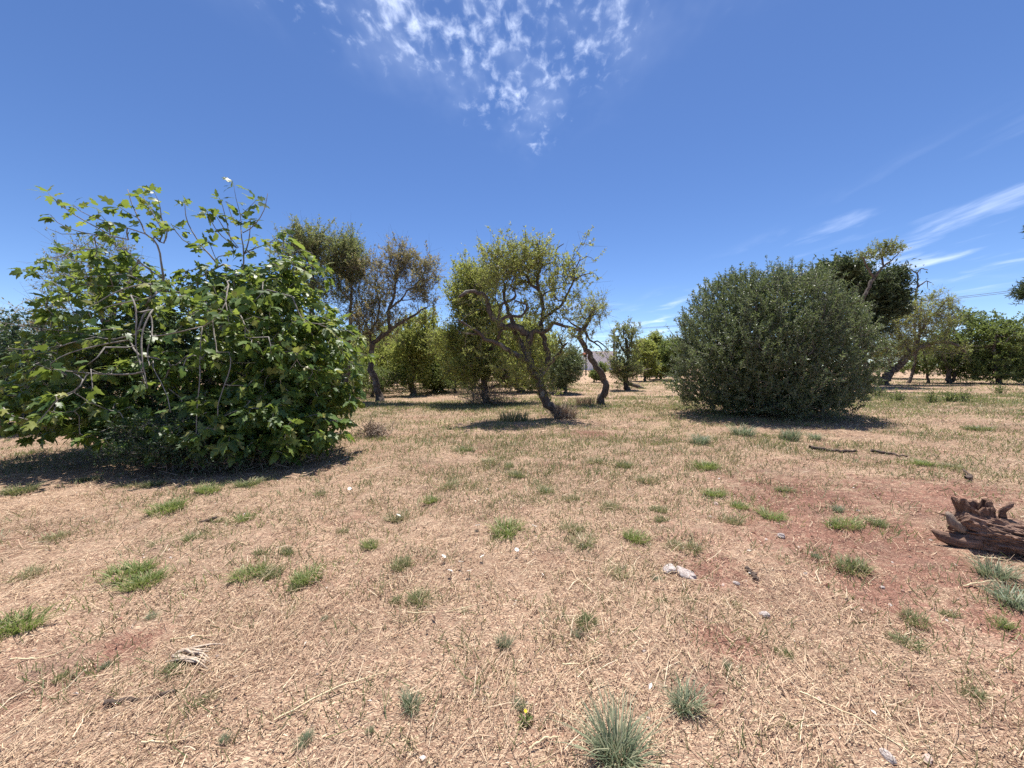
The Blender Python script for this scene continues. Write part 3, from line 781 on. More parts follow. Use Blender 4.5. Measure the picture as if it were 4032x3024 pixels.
def prisms(mb, p0, p1, r0, r1):
    """many thin three-sided twigs at once"""
    p0 = np.asarray(p0, float)
    p1 = np.asarray(p1, float)
    N = len(p0)
    if N == 0:
        return mb
    t = unit(p1 - p0)
    ref = np.where(np.abs(t[:, 2:3]) > 0.8, np.array([[1.0, 0, 0]]), np.array([[0, 0, 1.0]]))
    a = unit(np.cross(t, ref))
    b = np.cross(t, a)
    v = []
    for p, r in ((p0, r0), (p1, r1)):
        r = np.broadcast_to(np.asarray(r, float), (N,))[:, None]
        for k in range(3):
            th = 2 * np.pi * k / 3
            v.append(p + r * (np.cos(th) * a + np.sin(th) * b))
    v = np.stack(v, 1)
    base = np.arange(N)[:, None] * 6
    f = np.concatenate([base + np.array([[k, (k + 1) % 3, 3 + (k + 1) % 3, 3 + k]]) for k in range(3)])
    return mb.add(v.reshape(-1, 3), f)


def leaves(mb, p, d, L, W, g, fold=0.25, up=None):
    """folded rhombic leaves: p base points, d directions, L lengths, W widths"""
    N = len(p)
    if N == 0:
        return mb
    d = unit(d)
    rnd = g.standard_normal((N, 3))
    if up is not None:
        rnd = rnd * 0.6 + up
    s = unit(np.cross(d, rnd))
    nrm = np.cross(s, d)
    L = np.broadcast_to(np.asarray(L, float), (N,))[:, None]
    W = np.broadcast_to(np.asarray(W, float), (N,))[:, None]
    mid = p + d * L * 0.45
    lift = nrm * W * fold
    tip = p + d * L - nrm * L * g.uniform(-0.05, 0.25, (N, 1))
    v = np.stack([p, mid - s * W * 0.5 + lift, tip, mid + s * W * 0.5 + lift], 1)
    base = np.arange(N)[:, None] * 4
    f = np.concatenate([base + np.array([[0, 2, 1]]), base + np.array([[0, 3, 2]])])
    return mb.add(v.reshape(-1, 3), f)


# ================================================================== materials
def mat(name):
    m = bpy.data.materials.new(name)
    m.use_nodes = True
    return m, NT(m.node_tree)


def finish(nt, shader, disp=None):
    o = nt.n('ShaderNodeOutputMaterial')
    nt.link(shader, o.inputs[0])


def leaf_mat(name, stops, trans, tfac=0.35, rough=0.45, spec=0.4, back=None):
    m, t = mat(name)
    geo = t.n('ShaderNodeNewGeometry')
    oi = t.n('ShaderNodeObjectInfo')
    rnd = t.m('FRACT', t.m('ADD', geo.outputs['Random Per Island'], oi.outputs['Random']))
    col = t.ramp(rnd, stops)
    if back:
        col = t.mix(t.m('MULTIPLY', geo.outputs['Backfacing'], 0.8), col, back)
    p = t.n('ShaderNodeBsdfPrincipled', i_Roughness=rough)
    p.inputs['Specular IOR Level'].default_value = spec
    t.link(col, p.inputs['Base Color'])
    tr = t.n('ShaderNodeBsdfTranslucent')
    t.link(t.mix(0.55, col, trans), tr.inputs['Color'])
    mx = t.n('ShaderNodeMixShader', i_0=tfac)
    t.link(p.outputs[0], mx.inputs[1])
    t.link(tr.outputs[0], mx.inputs[2])
    finish(t, mx.outputs[0])
    return m


def bark_mat(name, dark, light, scale=9.0, bump=0.6, stretch=(1, 1, 0.35), lichen=None):
    m, t = mat(name)
    tcn = t.n('ShaderNodeTexCoord')
    mp = t.n('ShaderNodeMapping')
    mp.inputs['Scale'].default_value = stretch
    t.link(tcn.outputs['Object'], mp.inputs[0])
    n1 = t.noise(mp.outputs[0], scale, 6.0, 0.65, 0.4)
    n2 = t.noise(mp.outputs[0], scale * 4.5, 3.0, 0.6)
    x = t.m('ADD', t.m('MULTIPLY', n1, 0.7), t.m('MULTIPLY', n2, 0.3))
    col = t.ramp(x, [(0.32, dark), (0.66, light)])
    if lichen:
        l = t.ss(t.noise(tcn.outputs['Object'], 3.1, 4.0, 0.6), 0.56, 0.66)
        col = t.mix(t.m('MULTIPLY', l, 0.75), col, lichen)
    p = t.n('ShaderNodeBsdfPrincipled', i_Roughness=0.9)
    p.inputs['Specular IOR Level'].default_value = 0.15
    t.link(col, p.inputs['Base Color'])
    b = t.n('ShaderNodeBump', i_Strength=bump, i_Distance=0.03)
    t.link(x, b.inputs['Height'])
    t.link(b.outputs[0], p.inputs['Normal'])
    finish(t, p.outputs[0])
    return m


def plain_mat(name, stops, rough=0.8, spec=0.2, nscale=None, bump=0.0, tfac=0.0):
    m, t = mat(name)
    geo = t.n('ShaderNodeNewGeometry')
    if nscale:
        tcn = t.n('ShaderNodeTexCoord')
        x = t.noise(tcn.outputs['Object'], nscale, 6.0, 0.6)
    else:
        x = geo.outputs['Random Per Island']
    col = t.ramp(x, stops)
    p = t.n('ShaderNodeBsdfPrincipled', i_Roughness=rough)
    p.inputs['Specular IOR Level'].default_value = spec
    t.link(col, p.inputs['Base Color'])
    if bump and nscale:
        b = t.n('ShaderNodeBump', i_Strength=bump, i_Distance=0.02)
        t.link(x, b.inputs['Height'])
        t.link(b.outputs[0], p.inputs['Normal'])
    sh = p.outputs[0]
    if tfac:
        tr = t.n('ShaderNodeBsdfTranslucent')
        t.link(col, tr.inputs['Color'])
        mx = t.n('ShaderNodeMixShader', i_0=tfac)
        t.link(sh, mx.inputs[1])
        t.link(tr.outputs[0], mx.inputs[2])
        sh = mx.outputs[0]
    finish(t, sh)
    return m


M = {}
M['fig_leaf'] = leaf_mat('fig_leaf', [(0.0, (.048, .095, .024)), (0.4, (.078, .145, .032)), (0.7, (.120, .195, .045)), (0.88, (.20, .26, .066)), (1.0, (.33, .31, .10))], (.38, .46, .07), 0.44, 0.42, 0.45)
M['mastic'] = leaf_mat('mastic_leaf', [(0.0, (.030, .056, .026)), (0.6, (.052, .090, .038)), (1.0, (.095, .14, .06))], (.10, .17, .04), 0.25, 0.45, 0.4)
M['olive'] = leaf_mat('olive_leaf', [(0.0, (.060, .090, .034)), (0.5, (.112, .152, .058)), (0.85, (.175, .21, .095)), (1.0, (.28, .29, .16))], (.23, .29, .08), 0.36, 0.42, 0.42, back=(.20, .235, .145))
M['almond'] = leaf_mat('almond_leaf', [(0.0, (.17, .20, .06)), (0.5, (.26, .285, .09)), (0.85, (.34, .34, .13)), (1.0, (.42, .36, .19))], (.52, .56, .12), 0.52)
M['almond_bright'] = leaf_mat('almond_leaf_fresh', [(0.0, (.155, .19, .052)), (0.5, (.24, .275, .075)), (0.9, (.35, .35, .115)), (1.0, (.44, .36, .16))], (.54, .60, .13), 0.52)
M['almond_brown'] = leaf_mat('almond_leaf_scorched', [(0.0, (.15, .17, .065)), (0.5, (.24, .24, .10)), (0.8, (.34, .27, .15)), (1.0, (.44, .29, .20))], (.50, .44, .19), 0.5)
M['almond_grey'] = leaf_mat('almond_leaf_dull', [(0.0, (.12, .15, .06)), (0.5, (.19, .22, .085)), (0.85, (.27, .26, .13)), (1.0, (.36, .26, .17))], (.38, .44, .13), 0.48)
M['bush'] = leaf_mat('bush_leaf', [(0.0, (.085, .12, .04)), (0.5, (.14, .185, .06)), (1.0, (.24, .265, .10))], (.32, .40, .09), 0.44)
M['pine'] = leaf_mat('pine_needle', [(0.0, (.042, .064, .032)), (0.6, (.072, .10, .048)), (1.0, (.12, .14, .075))], (.14, .19, .06), 0.3, 0.5, 0.3)
M['dry_twig'] = plain_mat('dry_twig', [(0.0, (.16, .12, .10)), (0.6, (.25, .20, .16)), (1.0, (.36, .29, .22))], 0.9, 0.1)
M['fig_bark'] = bark_mat('fig_bark', (.12, .105, .09), (.36, .33, .295), 14.0, 0.5, (1, 1, 0.6))
M['almond_bark'] = bark_mat('almond_bark', (.030, .024, .020), (.19, .155, .13), 15.0, 1.4, (1, 1, .4), (.27, .26, .22))
M['grey_bark'] = bark_mat('grey_bark', (.07, .06, .055), (.24, .21, .19), 12.0, 0.6)
M['twig'] = plain_mat('twig', [(0.0, (.06, .05, .043)), (0.6, (.14, .118, .10)), (1.0, (.24, .205, .175))], 0.9, 0.1)
M['grey_twig'] = plain_mat('grey_twig', [(0.0, (.12, .105, .095)), (0.7, (.22, .195, .175)), (1.0, (.32, .29, .25))], 0.9, 0.1)


# ================================================================== ground
def ground_material():
    m, t = mat('ground')
    tcn = t.n('ShaderNodeTexCoord')
    P = tcn.outputs['Object']
    sp = t.n('ShaderNodeSeparateXYZ')
    t.link(P, sp.inputs[0])
    fine = t.noise(P, 38.0, 7.0, 0.68)
    mp = t.n('ShaderNodeMapping')
    mp.inputs['Rotation'].default_value = (0, 0, R(24))
    mp.inputs['Scale'].default_value = (9.0, 70.0, 1.0)
    t.link(P, mp.inputs[0])
    fib = t.noise(mp.outputs[0], 1.0, 5.0, 0.6, 0.8)
    mp2 = t.n('ShaderNodeMapping')
    mp2.inputs['Rotation'].default_value = (0, 0, R(-41))
    mp2.inputs['Scale'].default_value = (11.0, 60.0, 1.0)
    t.link(P, mp2.inputs[0])
    fib2 = t.noise(mp2.outputs[0], 1.0, 5.0, 0.6, 0.8)
    litter = t.m('ADD', t.m('MULTIPLY', fine, 0.4), t.m('MULTIPLY', t.m('MAXIMUM', fib, fib2), 0.6))
    wv = t.n('ShaderNodeTexNoise', i_Scale=9.0, i_Detail=2.0)
    t.link(P, wv.inputs['Vector'])
    vm = t.n('ShaderNodeVectorMath', operation='MULTIPLY_ADD')
    t.link(wv.outputs['Color'], vm.inputs[0])
    vm.inputs[1].default_value = (.10, .10, .0)
    t.link(P, vm.inputs[2])
    frag = None
    for ang, sx, sy in ((18, 42, 150), (-37, 50, 170), (80, 60, 190)):
        mq = t.n('ShaderNodeMapping')
        mq.inputs['Rotation'].default_value = (0, 0, R(ang))
        mq.inputs['Scale'].default_value = (sx, sy, 1)
        t.link(vm.outputs[0], mq.inputs[0])
        vo = t.n('ShaderNodeTexVoronoi', i_Scale=1.0)
        t.link(mq.outputs[0], vo.inputs['Vector'])
        sc_ = t.n('ShaderNodeSeparateColor')
        t.link(vo.outputs['Color'], sc_.inputs[0])
        piece = t.m('MULTIPLY', t.m('POWER', sc_.outputs[0], 1.6), t.ss(vo.outputs['Distance'], .62, .40))
        frag = piece if frag is None else t.m('MAXIMUM', frag, piece)
    litter = t.m('ADD', t.m('MULTIPLY', litter, 0.66), t.m('MULTIPLY', t.m('SUBTRACT', frag, 0.10), 0.34))
    straw = t.ramp(litter, [(0.22, (.17, .102, .074)), (0.37, (.345, .222, .155)), (0.50, (.49, .348, .242)), (0.68, (.64, .495, .345))])
    soil = t.ramp(t.m('ADD', t.m('MULTIPLY', t.noise(P, 26.0, 8.0, 0.75), 0.75), t.m('MULTIPLY', frag, 0.28)), [(0.28, (.15, .072, .055)), (0.5, (.285, .140, .104)), (0.72, (.42, .245, .185))])
    # bare red soil where the grass was scraped away
    patch = None
    for (x, y, r) in RED_PATCHES:
        dx = t.m('SUBTRACT', sp.outputs[0], x)
        dy = t.m('SUBTRACT', sp.outputs[1], y)
        d = t.m('SQRT', t.m('ADD', t.m('MULTIPLY', dx, dx), t.m('MULTIPLY', dy, dy)))
        k = t.m('SUBTRACT', 1.0, t.m('DIVIDE', d, r))
        patch = k if patch is None else t.m('MAXIMUM', patch, k)
    wob = t.m('ADD', t.m('MULTIPLY', t.m('SUBTRACT', t.noise(P, 2.2, 5.0, 0.65), 0.5), 2.2), t.m('MULTIPLY', t.m('SUBTRACT', t.noise(P, 14.0, 5.0, 0.7), 0.5), 1.9))
    red = t.m('MULTIPLY', t.ss(t.m('ADD', patch, wob), -0.1, 0.8), 0.86)
    gen = t.ss(t.m('ADD', t.noise(P, 0.9, 6.0, 0.65), t.m('MULTIPLY', fine, 0.25)), 0.64, 0.80)
    red = t.m('MAXIMUM', red, t.m('MULTIPLY', gen, 0.55))
    col = t.mix(red, straw, soil)
    # thin living grass, paler dry sweeps
    lg = t.ss(t.m('ADD', t.noise(P, 0.55, 6.0, 0.65), t.m('MULTIPLY', fine, 0.3)), 0.60, 0.82)
    gy = t.m('MULTIPLY', t.ss(sp.outputs[1], 5.0, 14.0), lg)
    col = t.mix(t.m('MULTIPLY', gy, 0.36), col, (.23, .215, .10))
    pale = t.m('MULTIPLY', t.ss(t.noise(P, 0.35, 4.0, 0.6), 0.52, 0.7), t.ss(sp.outputs[1], 6.0, 12.0))
    col = t.mix(t.m('MULTIPLY', pale, 0.35), col, (.52, .40, .25))
    col = t.mix(t.m('MULTIPLY', t.ss(t.noise(P, 1.7, 5.0, 0.65), 0.52, 0.70), 0.40), col, (.20, .14, .11))
    br = t.m('ADD', t.m('MULTIPLY', t.noise(P, 0.7, 4.0, 0.6), 0.6), t.m('MULTIPLY', t.noise(P, 5.0, 4.0, 0.65), 0.4))
    col = t.mix(1.0, col, t.ramp(br, [(0.34, (.74, .72, .71)), (0.64, (1.14, 1.13, 1.12))]), 'MULTIPLY')
    p = t.n('ShaderNodeBsdfPrincipled', i_Roughness=0.95)
    p.inputs['Specular IOR Level'].default_value = 0.1
    t.link(col, p.inputs['Base Color'])
    b = t.n('ShaderNodeBump', i_Strength=1.0, i_Distance=0.03)
    t.link(t.m('ADD', litter, t.m('MULTIPLY', t.noise(P, 9.0, 4.0, 0.6), 0.8)), b.inputs['Height'])
    t.link(b.outputs[0], p.inputs['Normal'])
    finish(t, p.outputs[0])
    return m


RED_PATCHES = [(3.2, 3.5, 1.5), (3.5, 4.6, 1.2), (4.7, 4.4, 1.1), (4.0, 2.6, .6), (5.6, 4.8, .8), (2.7, 2.75, 0.55), (0.95, 1.80, 0.16), (1.2, 2.15, 0.25), (1.6, 2.95, 0.4), (-2.3, 2.2, 0.25), (1.9, 9.2, 0.7), (3.1, 2.35, 0.5)]


def red_amount(x, y):
    a = np.zeros_like(x)
    for (px_, py_, r) in RED_PATCHES:
        a = np.maximum(a, 1 - np.hypot(x - px_, y - py_) / r)
    return np.clip(a * 1.6, 0, .86)


def build_ground():
    rad = np.concatenate([[0.0], np.geomspace(0.35, 900.0, 200)])
    ns = 220
    th = np.linspace(0, 2 * np.pi, ns, endpoint=False)
    Rr, T = np.meshgrid(rad[1:], th, indexing='ij')
    X = Rr * np.sin(T)
    Y = Rr * np.cos(T)
    g = np.random.default_rng(3)
    Zz = gz(X, Y) + g.standard_normal(X.shape) * np.clip(0.012 * Rr / 4, 0.002, 0.014) * (Rr < 30)
    v = np.concatenate([[[0, 0, float(gz(0, 0))]], np.stack([X, Y, Zz], -1).reshape(-1, 3)])
    nr = len(rad) - 1
    j = np.arange(ns)
    j2 = (j + 1) % ns
    tri = np.stack([np.zeros(ns, int), 1 + j2, 1 + j], -1)
    i = np.arange(nr - 1)[:, None] * ns
    quad = np.stack([1 + i + j, 1 + i + j2, 1 + i + ns + j2, 1 + i + ns + j], -1).reshape(-1, 4)
    mb = MB()
    mb.add(v, tri)
    mb.f.append(quad)
    o = mb.build('ground', ground_material())
    o['kind'] = 'structure'
    # face up
    me = o.data
    if me.polygons[10].normal.z < 0:
        me.flip_normals()
    return o


build_ground()


# ------------------------------------------------------------------ distant low hills
def build_hills():
    m = plain_mat('hill', [(0.3, (.09, .10, .06)), (0.7, (.20, .17, .12))], 0.95, 0.05, 0.05)
    mb = MB()
    n, k = 160, 10
    ang = np.linspace(R(-110), R(110), n)
    prof = 8 + 5 * np.sin(ang * 5 + 1) + 4 * np.sin(ang * 11 + 2.2) + 2 * np.sin(ang * 23)
    rr = np.linspace(420, 640, k)
    A, RR = np.meshgrid(ang, rr, indexing='ij')
    H = prof[:, None] * np.sin(np.linspace(0, np.pi, k))[None] - 1.0
    v = np.stack([RR * np.sin(A), RR * np.cos(A), H + 1.0], -1).reshape(-1, 3)
    i = np.arange(n - 1)[:, None] * k
    j = np.arange(k - 1)[None]
    mb.add(v, np.stack([i + j, i + j + 1, i + k + j + 1, i + k + j], -1).reshape(-1, 4))
    o = mb.build('hills', m)
    o['kind'] = 'structure'


build_hills()

# ================================================================== trees
class Skeleton:
    def __init__(self, g):
        self.g = g
        self.p, self.par, self.rx = [], [], []
        self.tips = []

    def nearest(self, a, bias=0.0):
        P = np.asarray(self.p)
        d = np.linalg.norm(P - a, axis=1)
        if bias:
            d = d + bias * np.maximum(0, P[:, 2] - a[2])
        return int(np.argmin(d)), float(d.min())

    def push(self, p, par, r=0.0):
        self.p.append(np.asarray(p, float))
        self.par.append(par)
        self.rx.append(r)
        return len(self.p) - 1

    def limb(self, pts, r0, r1, step=0.12, jit=0.07):
        pts = np.asarray(pts, float)
        seg = np.linalg.norm(np.diff(pts, axis=0), axis=1)
        cum = np.concatenate([[0], np.cumsum(seg)])
        n = max(3, int(cum[-1] / step) + 1)
        s = np.linspace(0, cum[-1], n)
        q = np.stack([np.interp(s, cum, pts[:, k]) for k in range(3)], 1)
        for _ in range(1):
            q[1:-1] = 0.25 * q[:-2] + 0.5 * q[1:-1] + 0.25 * q[2:]
        q[1:-1] += self.g.standard_normal((n - 2, 3)) * np.interp(s, [0, cum[-1]], [r0, r1])[1:-1, None] * jit * 4
        par = -1
        if self.p:
            par, d = self.nearest(q[0])
            if d > step * 1.3:
                par = self.path(par, q[0], r0)
        for i, c in enumerate(q):
            par = self.push(c, par, r0 + (r1 - r0) * i / (n - 1))
        return par

    def path(self, i0, a, r=0.0, step=0.22, lift=0.12):
        p0 = self.p[i0]
        L = np.linalg.norm(a - p0)
        pp = self.par[i0]
        d0 = unit(p0 - self.p[pp]) if pp >= 0 else np.array([0, 0, 1.0])
        c = p0 + d0 * L * 0.35 + np.array([0, 0, lift * L]) + self.g.standard_normal(3) * L * 0.07
        n = max(2, int(L / step) + 1)
        par = i0
        for k in range(1, n + 1):
            t = k / n
            q = (1 - t) ** 2 * p0 + 2 * t * (1 - t) * c + t * t * a
            if k < n:
                q = q + self.g.standard_normal(3) * 0.02
            par = self.push(q, par, r)
        return par

    def grow(self, att, lift=0.12, bias=0.0):
        att = np.asarray(att, float)
        P = np.asarray(self.p)
        d = np.array([np.linalg.norm(P - a, axis=1).min() for a in att])
        for k in np.argsort(d):
            i, dist = self.nearest(att[k], bias)
            self.tips.append(self.path(i, att[k], 0.0, lift=lift))

    def solve(self, rtip=0.006, power=0.5):
        n = len(self.p)
        par = np.array(self.par)
        cnt = np.zeros(n)
        kids = [[] for _ in range(n)]
        for i, q in enumerate(par):
            if q >= 0:
                kids[q].append(i)
        for i in range(n - 1, -1, -1):
            if not kids[i]:
                cnt[i] = 1
            if par[i] >= 0:
                cnt[par[i]] += cnt[i]
        rx = np.array(self.rx)
        r = np.where(rx > 0, rx, rtip * cnt ** power)
        for i in range(n):                       # never thicker than the parent
            if par[i] >= 0:
                r[i] = min(r[i], r[par[i]])
        chains = []
        stack = [(0, -1)]
        roots = [i for i in range(n) if par[i] < 0]
        stack = [(q, -1) for q in roots]
        while stack:
            i, q = stack.pop()
            ch = [q] if q >= 0 else []
            rad = [r[i]] if q >= 0 else []
            while True:
                ch.append(i)
                rad.append(r[i])
                ks = kids[i]
                if not ks:
                    break
                ks = sorted(ks, key=lambda k: (-r[k], k))
                for k in ks[1:]:
                    stack.append((k, i))
                i = ks[0]
            chains.append((np.array([self.p[c] for c in ch]), np.array(rad)))
        chains.sort(key=lambda c: -c[1][0] * len(c[0]) ** 0.3)
        return chains

    def tipdir(self):
        P = np.array([self.p[i] for i in self.tips])
        D = []
        for i in self.tips:
            q = self.par[i]
            D.append(self.p[i] - self.p[q] if q >= 0 else np.array([0, 0, 1.0]))
        return P, unit(np.array(D))


def sample_clusters(g, clusters, mult=1.0, shell=0.45):
    out = []
    for (x, y, z, a, b, c, n) in clusters:
        n = max(1, int(round(n * mult)))
        d = unit(g.standard_normal((n, 3)))
        r = (shell + (1 - shell) * g.random(n)) ** 0.8
        out.append(np.array([x, y, z]) + d * r[:, None] * np.array([a, b, c]))
    return np.concatenate(out)


def shoots(g, P, D, m, k, length, leafL, leafW, up=0.6, spread=0.6, outd=0.6, lowz=None):
    """m leafy shoots on each tip, k leaves on each shoot"""
    N = len(P)
    dirs = unit(D[:, None] * outd + np.array([0, 0, up]) + g.standard_normal((N, m, 3)) * spread)
    ln = length * g.uniform(0.45, 1.25, (N, m, 1))
    st = P[:, None] - dirs * ln * 0.25 + g.standard_normal((N, m, 3)) * length * 0.12
    en = st + dirs * ln
    t = g.random((N, m, k, 1)) ** 0.8
    pos = st[:, :, None] + (en - st)[:, :, None] * t
    ld = unit(dirs[:, :, None] * 0.55 + g.standard_normal((N, m, k, 3)) * 0.75)
    L = leafL * g.uniform(0.65, 1.3, (N, m, k))
    W = leafW * g.uniform(0.75, 1.25, (N, m, k))
    return st.reshape(-1, 3), en.reshape(-1, 3), pos.reshape(-1, 3), ld.reshape(-1, 3), L.ravel(), W.ravel()


def make_tree(key, name, label, category, leaf, bark='almond_bark', twig='twig', seed=1, mult=1.0, m=3, k=12, length=0.4,
              leafL=0.08, leafW=0.022, up=0.7, spread=0.55, limb_min=0.03, lift=0.12, bare=0.0, fill=0.0, airy=False, group=None, rtip=0.006, base_r=1.0, ntop=14):
    data = TREE_DATA[key]
    if airy:
        mult, m, k, length, spread = mult * 1.7, 2, int(k * 1.3), length * 1.25, spread * .85
    else:
        mult, k, leafW, leafL = mult * 1.15, int(k * 1.1), leafW * 1.45, leafL * 1.1
    g = np.random.default_rng(seed)
    base = data['base']
    bz = float(gz(base[0], base[1]))
    root = empty(name, (base[0], base[1], bz), label, category, group)
    sk = Skeleton(g)
    for (r0, r1, pts) in data['limbs']:
        pts = np.array(pts, float)
        if not sk.p:
            pts[0] = (pts[0][0], pts[0][1], -0.06)
        sk.limb(pts, r0 * base_r, r1 * base_r)
    att = sample_clusters(g, data['clusters'], mult) if data['clusters'] else np.zeros((0, 3))
    if len(att):
        if airy:
            cen = att.mean(0)
            att = att + g.standard_normal(att.shape) * .16 - np.array([0, 0, length * .55])
            nodes = np.array([q for q, r_ in zip(sk.p, sk.rx) if r_ < .09 and q[2] > 1.6])
            if len(nodes):
                near = nodes[g.integers(0, len(nodes), int(len(att) * .22))]
                att = np.concatenate([att, near + g.standard_normal(near.shape) * .33])
        att = att[att[:, 2] > 0.12]
        sk.grow(att, lift)
    chains = sk.solve(rtip)
    twigs = MB()
    nl = 0
    for ci, (pts, rad) in enumerate(chains):
        if ci == 0:
            rad = rad.copy()
            z = pts[:, 2]
            rad *= 1 + 0.45 * np.exp(-np.clip(z + 0.06, 0, 9) / 0.16)     # root flare
            mb = tube(MB(), pts, rad, 16, True, 0.13, seed)
            mb.build('trunk', M[bark], root)
        elif rad[0] >= limb_min and nl < ntop and len(pts) > 3:
            tube(mb := MB(), pts, rad, 9, True, 0.13, seed + ci)
            mb.build('limb', M[bark], root)
            nl += 1
        else:
            tube(twigs, pts, rad, 3 if rad[0] < 0.02 else 5, False)
    if len(att):
        P, D = sk.tipdir()
        s, e, pos, ld, L, W = shoots(g, P, D, m, k, length, leafL, leafW, up, spread)
        if base[1] < 21:
            prisms(twigs, s, e, rtip * 0.55, rtip * 0.25)
        if bare or airy:
            q = 4 if bare else 1
            bd_ = unit(D[:, None] + g.standard_normal((len(P), q, 3)) * 0.8)
            bl = length * 1.3 * g.uniform(0.4, 1.2, (len(P), q, 1))
            prisms(twigs, np.repeat(P, q, 0), (P[:, None] + bd_ * bl).reshape(-1, 3), rtip * 0.7, rtip * 0.25)
        keep = g.random(len(pos)) > bare
        if fill:
            n = int(len(pos) * fill)
            idx = g.integers(0, len(P), n)
            fp = P[idx] + g.standard_normal((n, 3)) * length * 0.6
            pos = np.concatenate([pos[keep], fp])
            ld = np.concatenate([ld[keep], unit(g.standard_normal((n, 3)))])
            L = np.concatenate([L[keep], leafL * g.uniform(.7, 1.3, n)])
            W = np.concatenate([W[keep], leafW * g.uniform(.7, 1.3, n)])
            keep = np.ones(len(pos), bool)
        ok = keep & (pos[:, 2] > 0.03)
        cr = leaves(MB(), pos[ok], ld[ok], L[ok], W[ok], g)
        cr.build('crown', M[leaf], root, smooth=False)
    if twigs.c:
        twigs.build('twig_growth', M[twig], root, kind='stuff')
    return root


# ------------------------------------------------------------------ fig tree
def fig_template(variant):
    """lobed leaf, unit length from petiole joint to tip, petiole behind"""
    a = [(.20, -.05, .42, .20, .22, .37, .41, .66, .17, .63, .15, .84), (.22, -.02, .36, .24, .28, .38, .36, .60, .22, .66, .14, .86), (.18, -.06, .46, .14, .20, .34, .36, .70, .13, .60, .13, .82)][variant]
    out = [(a[i], a[i + 1]) for i in range(0, 12, 2)]
    mid = [(0, 0), (0, .33), (0, .62), (0, .85), (0, 1.0)]
    v = [(x, y) for x, y in mid] + out + [(-x, y) for x, y in out] + [(-.012, -.38), (.012, -.38), (.012, 0.0), (-.012, 0.0)]
    z = []
    for i, (x, y) in enumerate(v):
        z.append(-.38 * max(y, 0) ** 2 + .22 * abs(x) - .5 * x * x + (0.02 * math.sin(9 * y + 5 * x)) if i < 17 else -.12 * y * y)
    v = np.array([(x * .82, y, zz) for (x, y), zz in zip(v, z)])
    t = []
    for s in (0, 1):
        o = 5 + 6 * s
        T = [(0, o, 1), (o, o + 1, 1), (o + 1, o + 2, 1), (1, o + 2, 2), (o + 2, o + 3, 2), (o + 3, o + 4, 2), (2, o + 4, 3), (o + 4, o + 5, 3), (o + 5, 4, 3)]
        t += T if s == 0 else [(c, b_, a_) for a_, b_, c in T]
    t += [(17, 18, 19), (17, 19, 20)]
    return v, np.array(t)


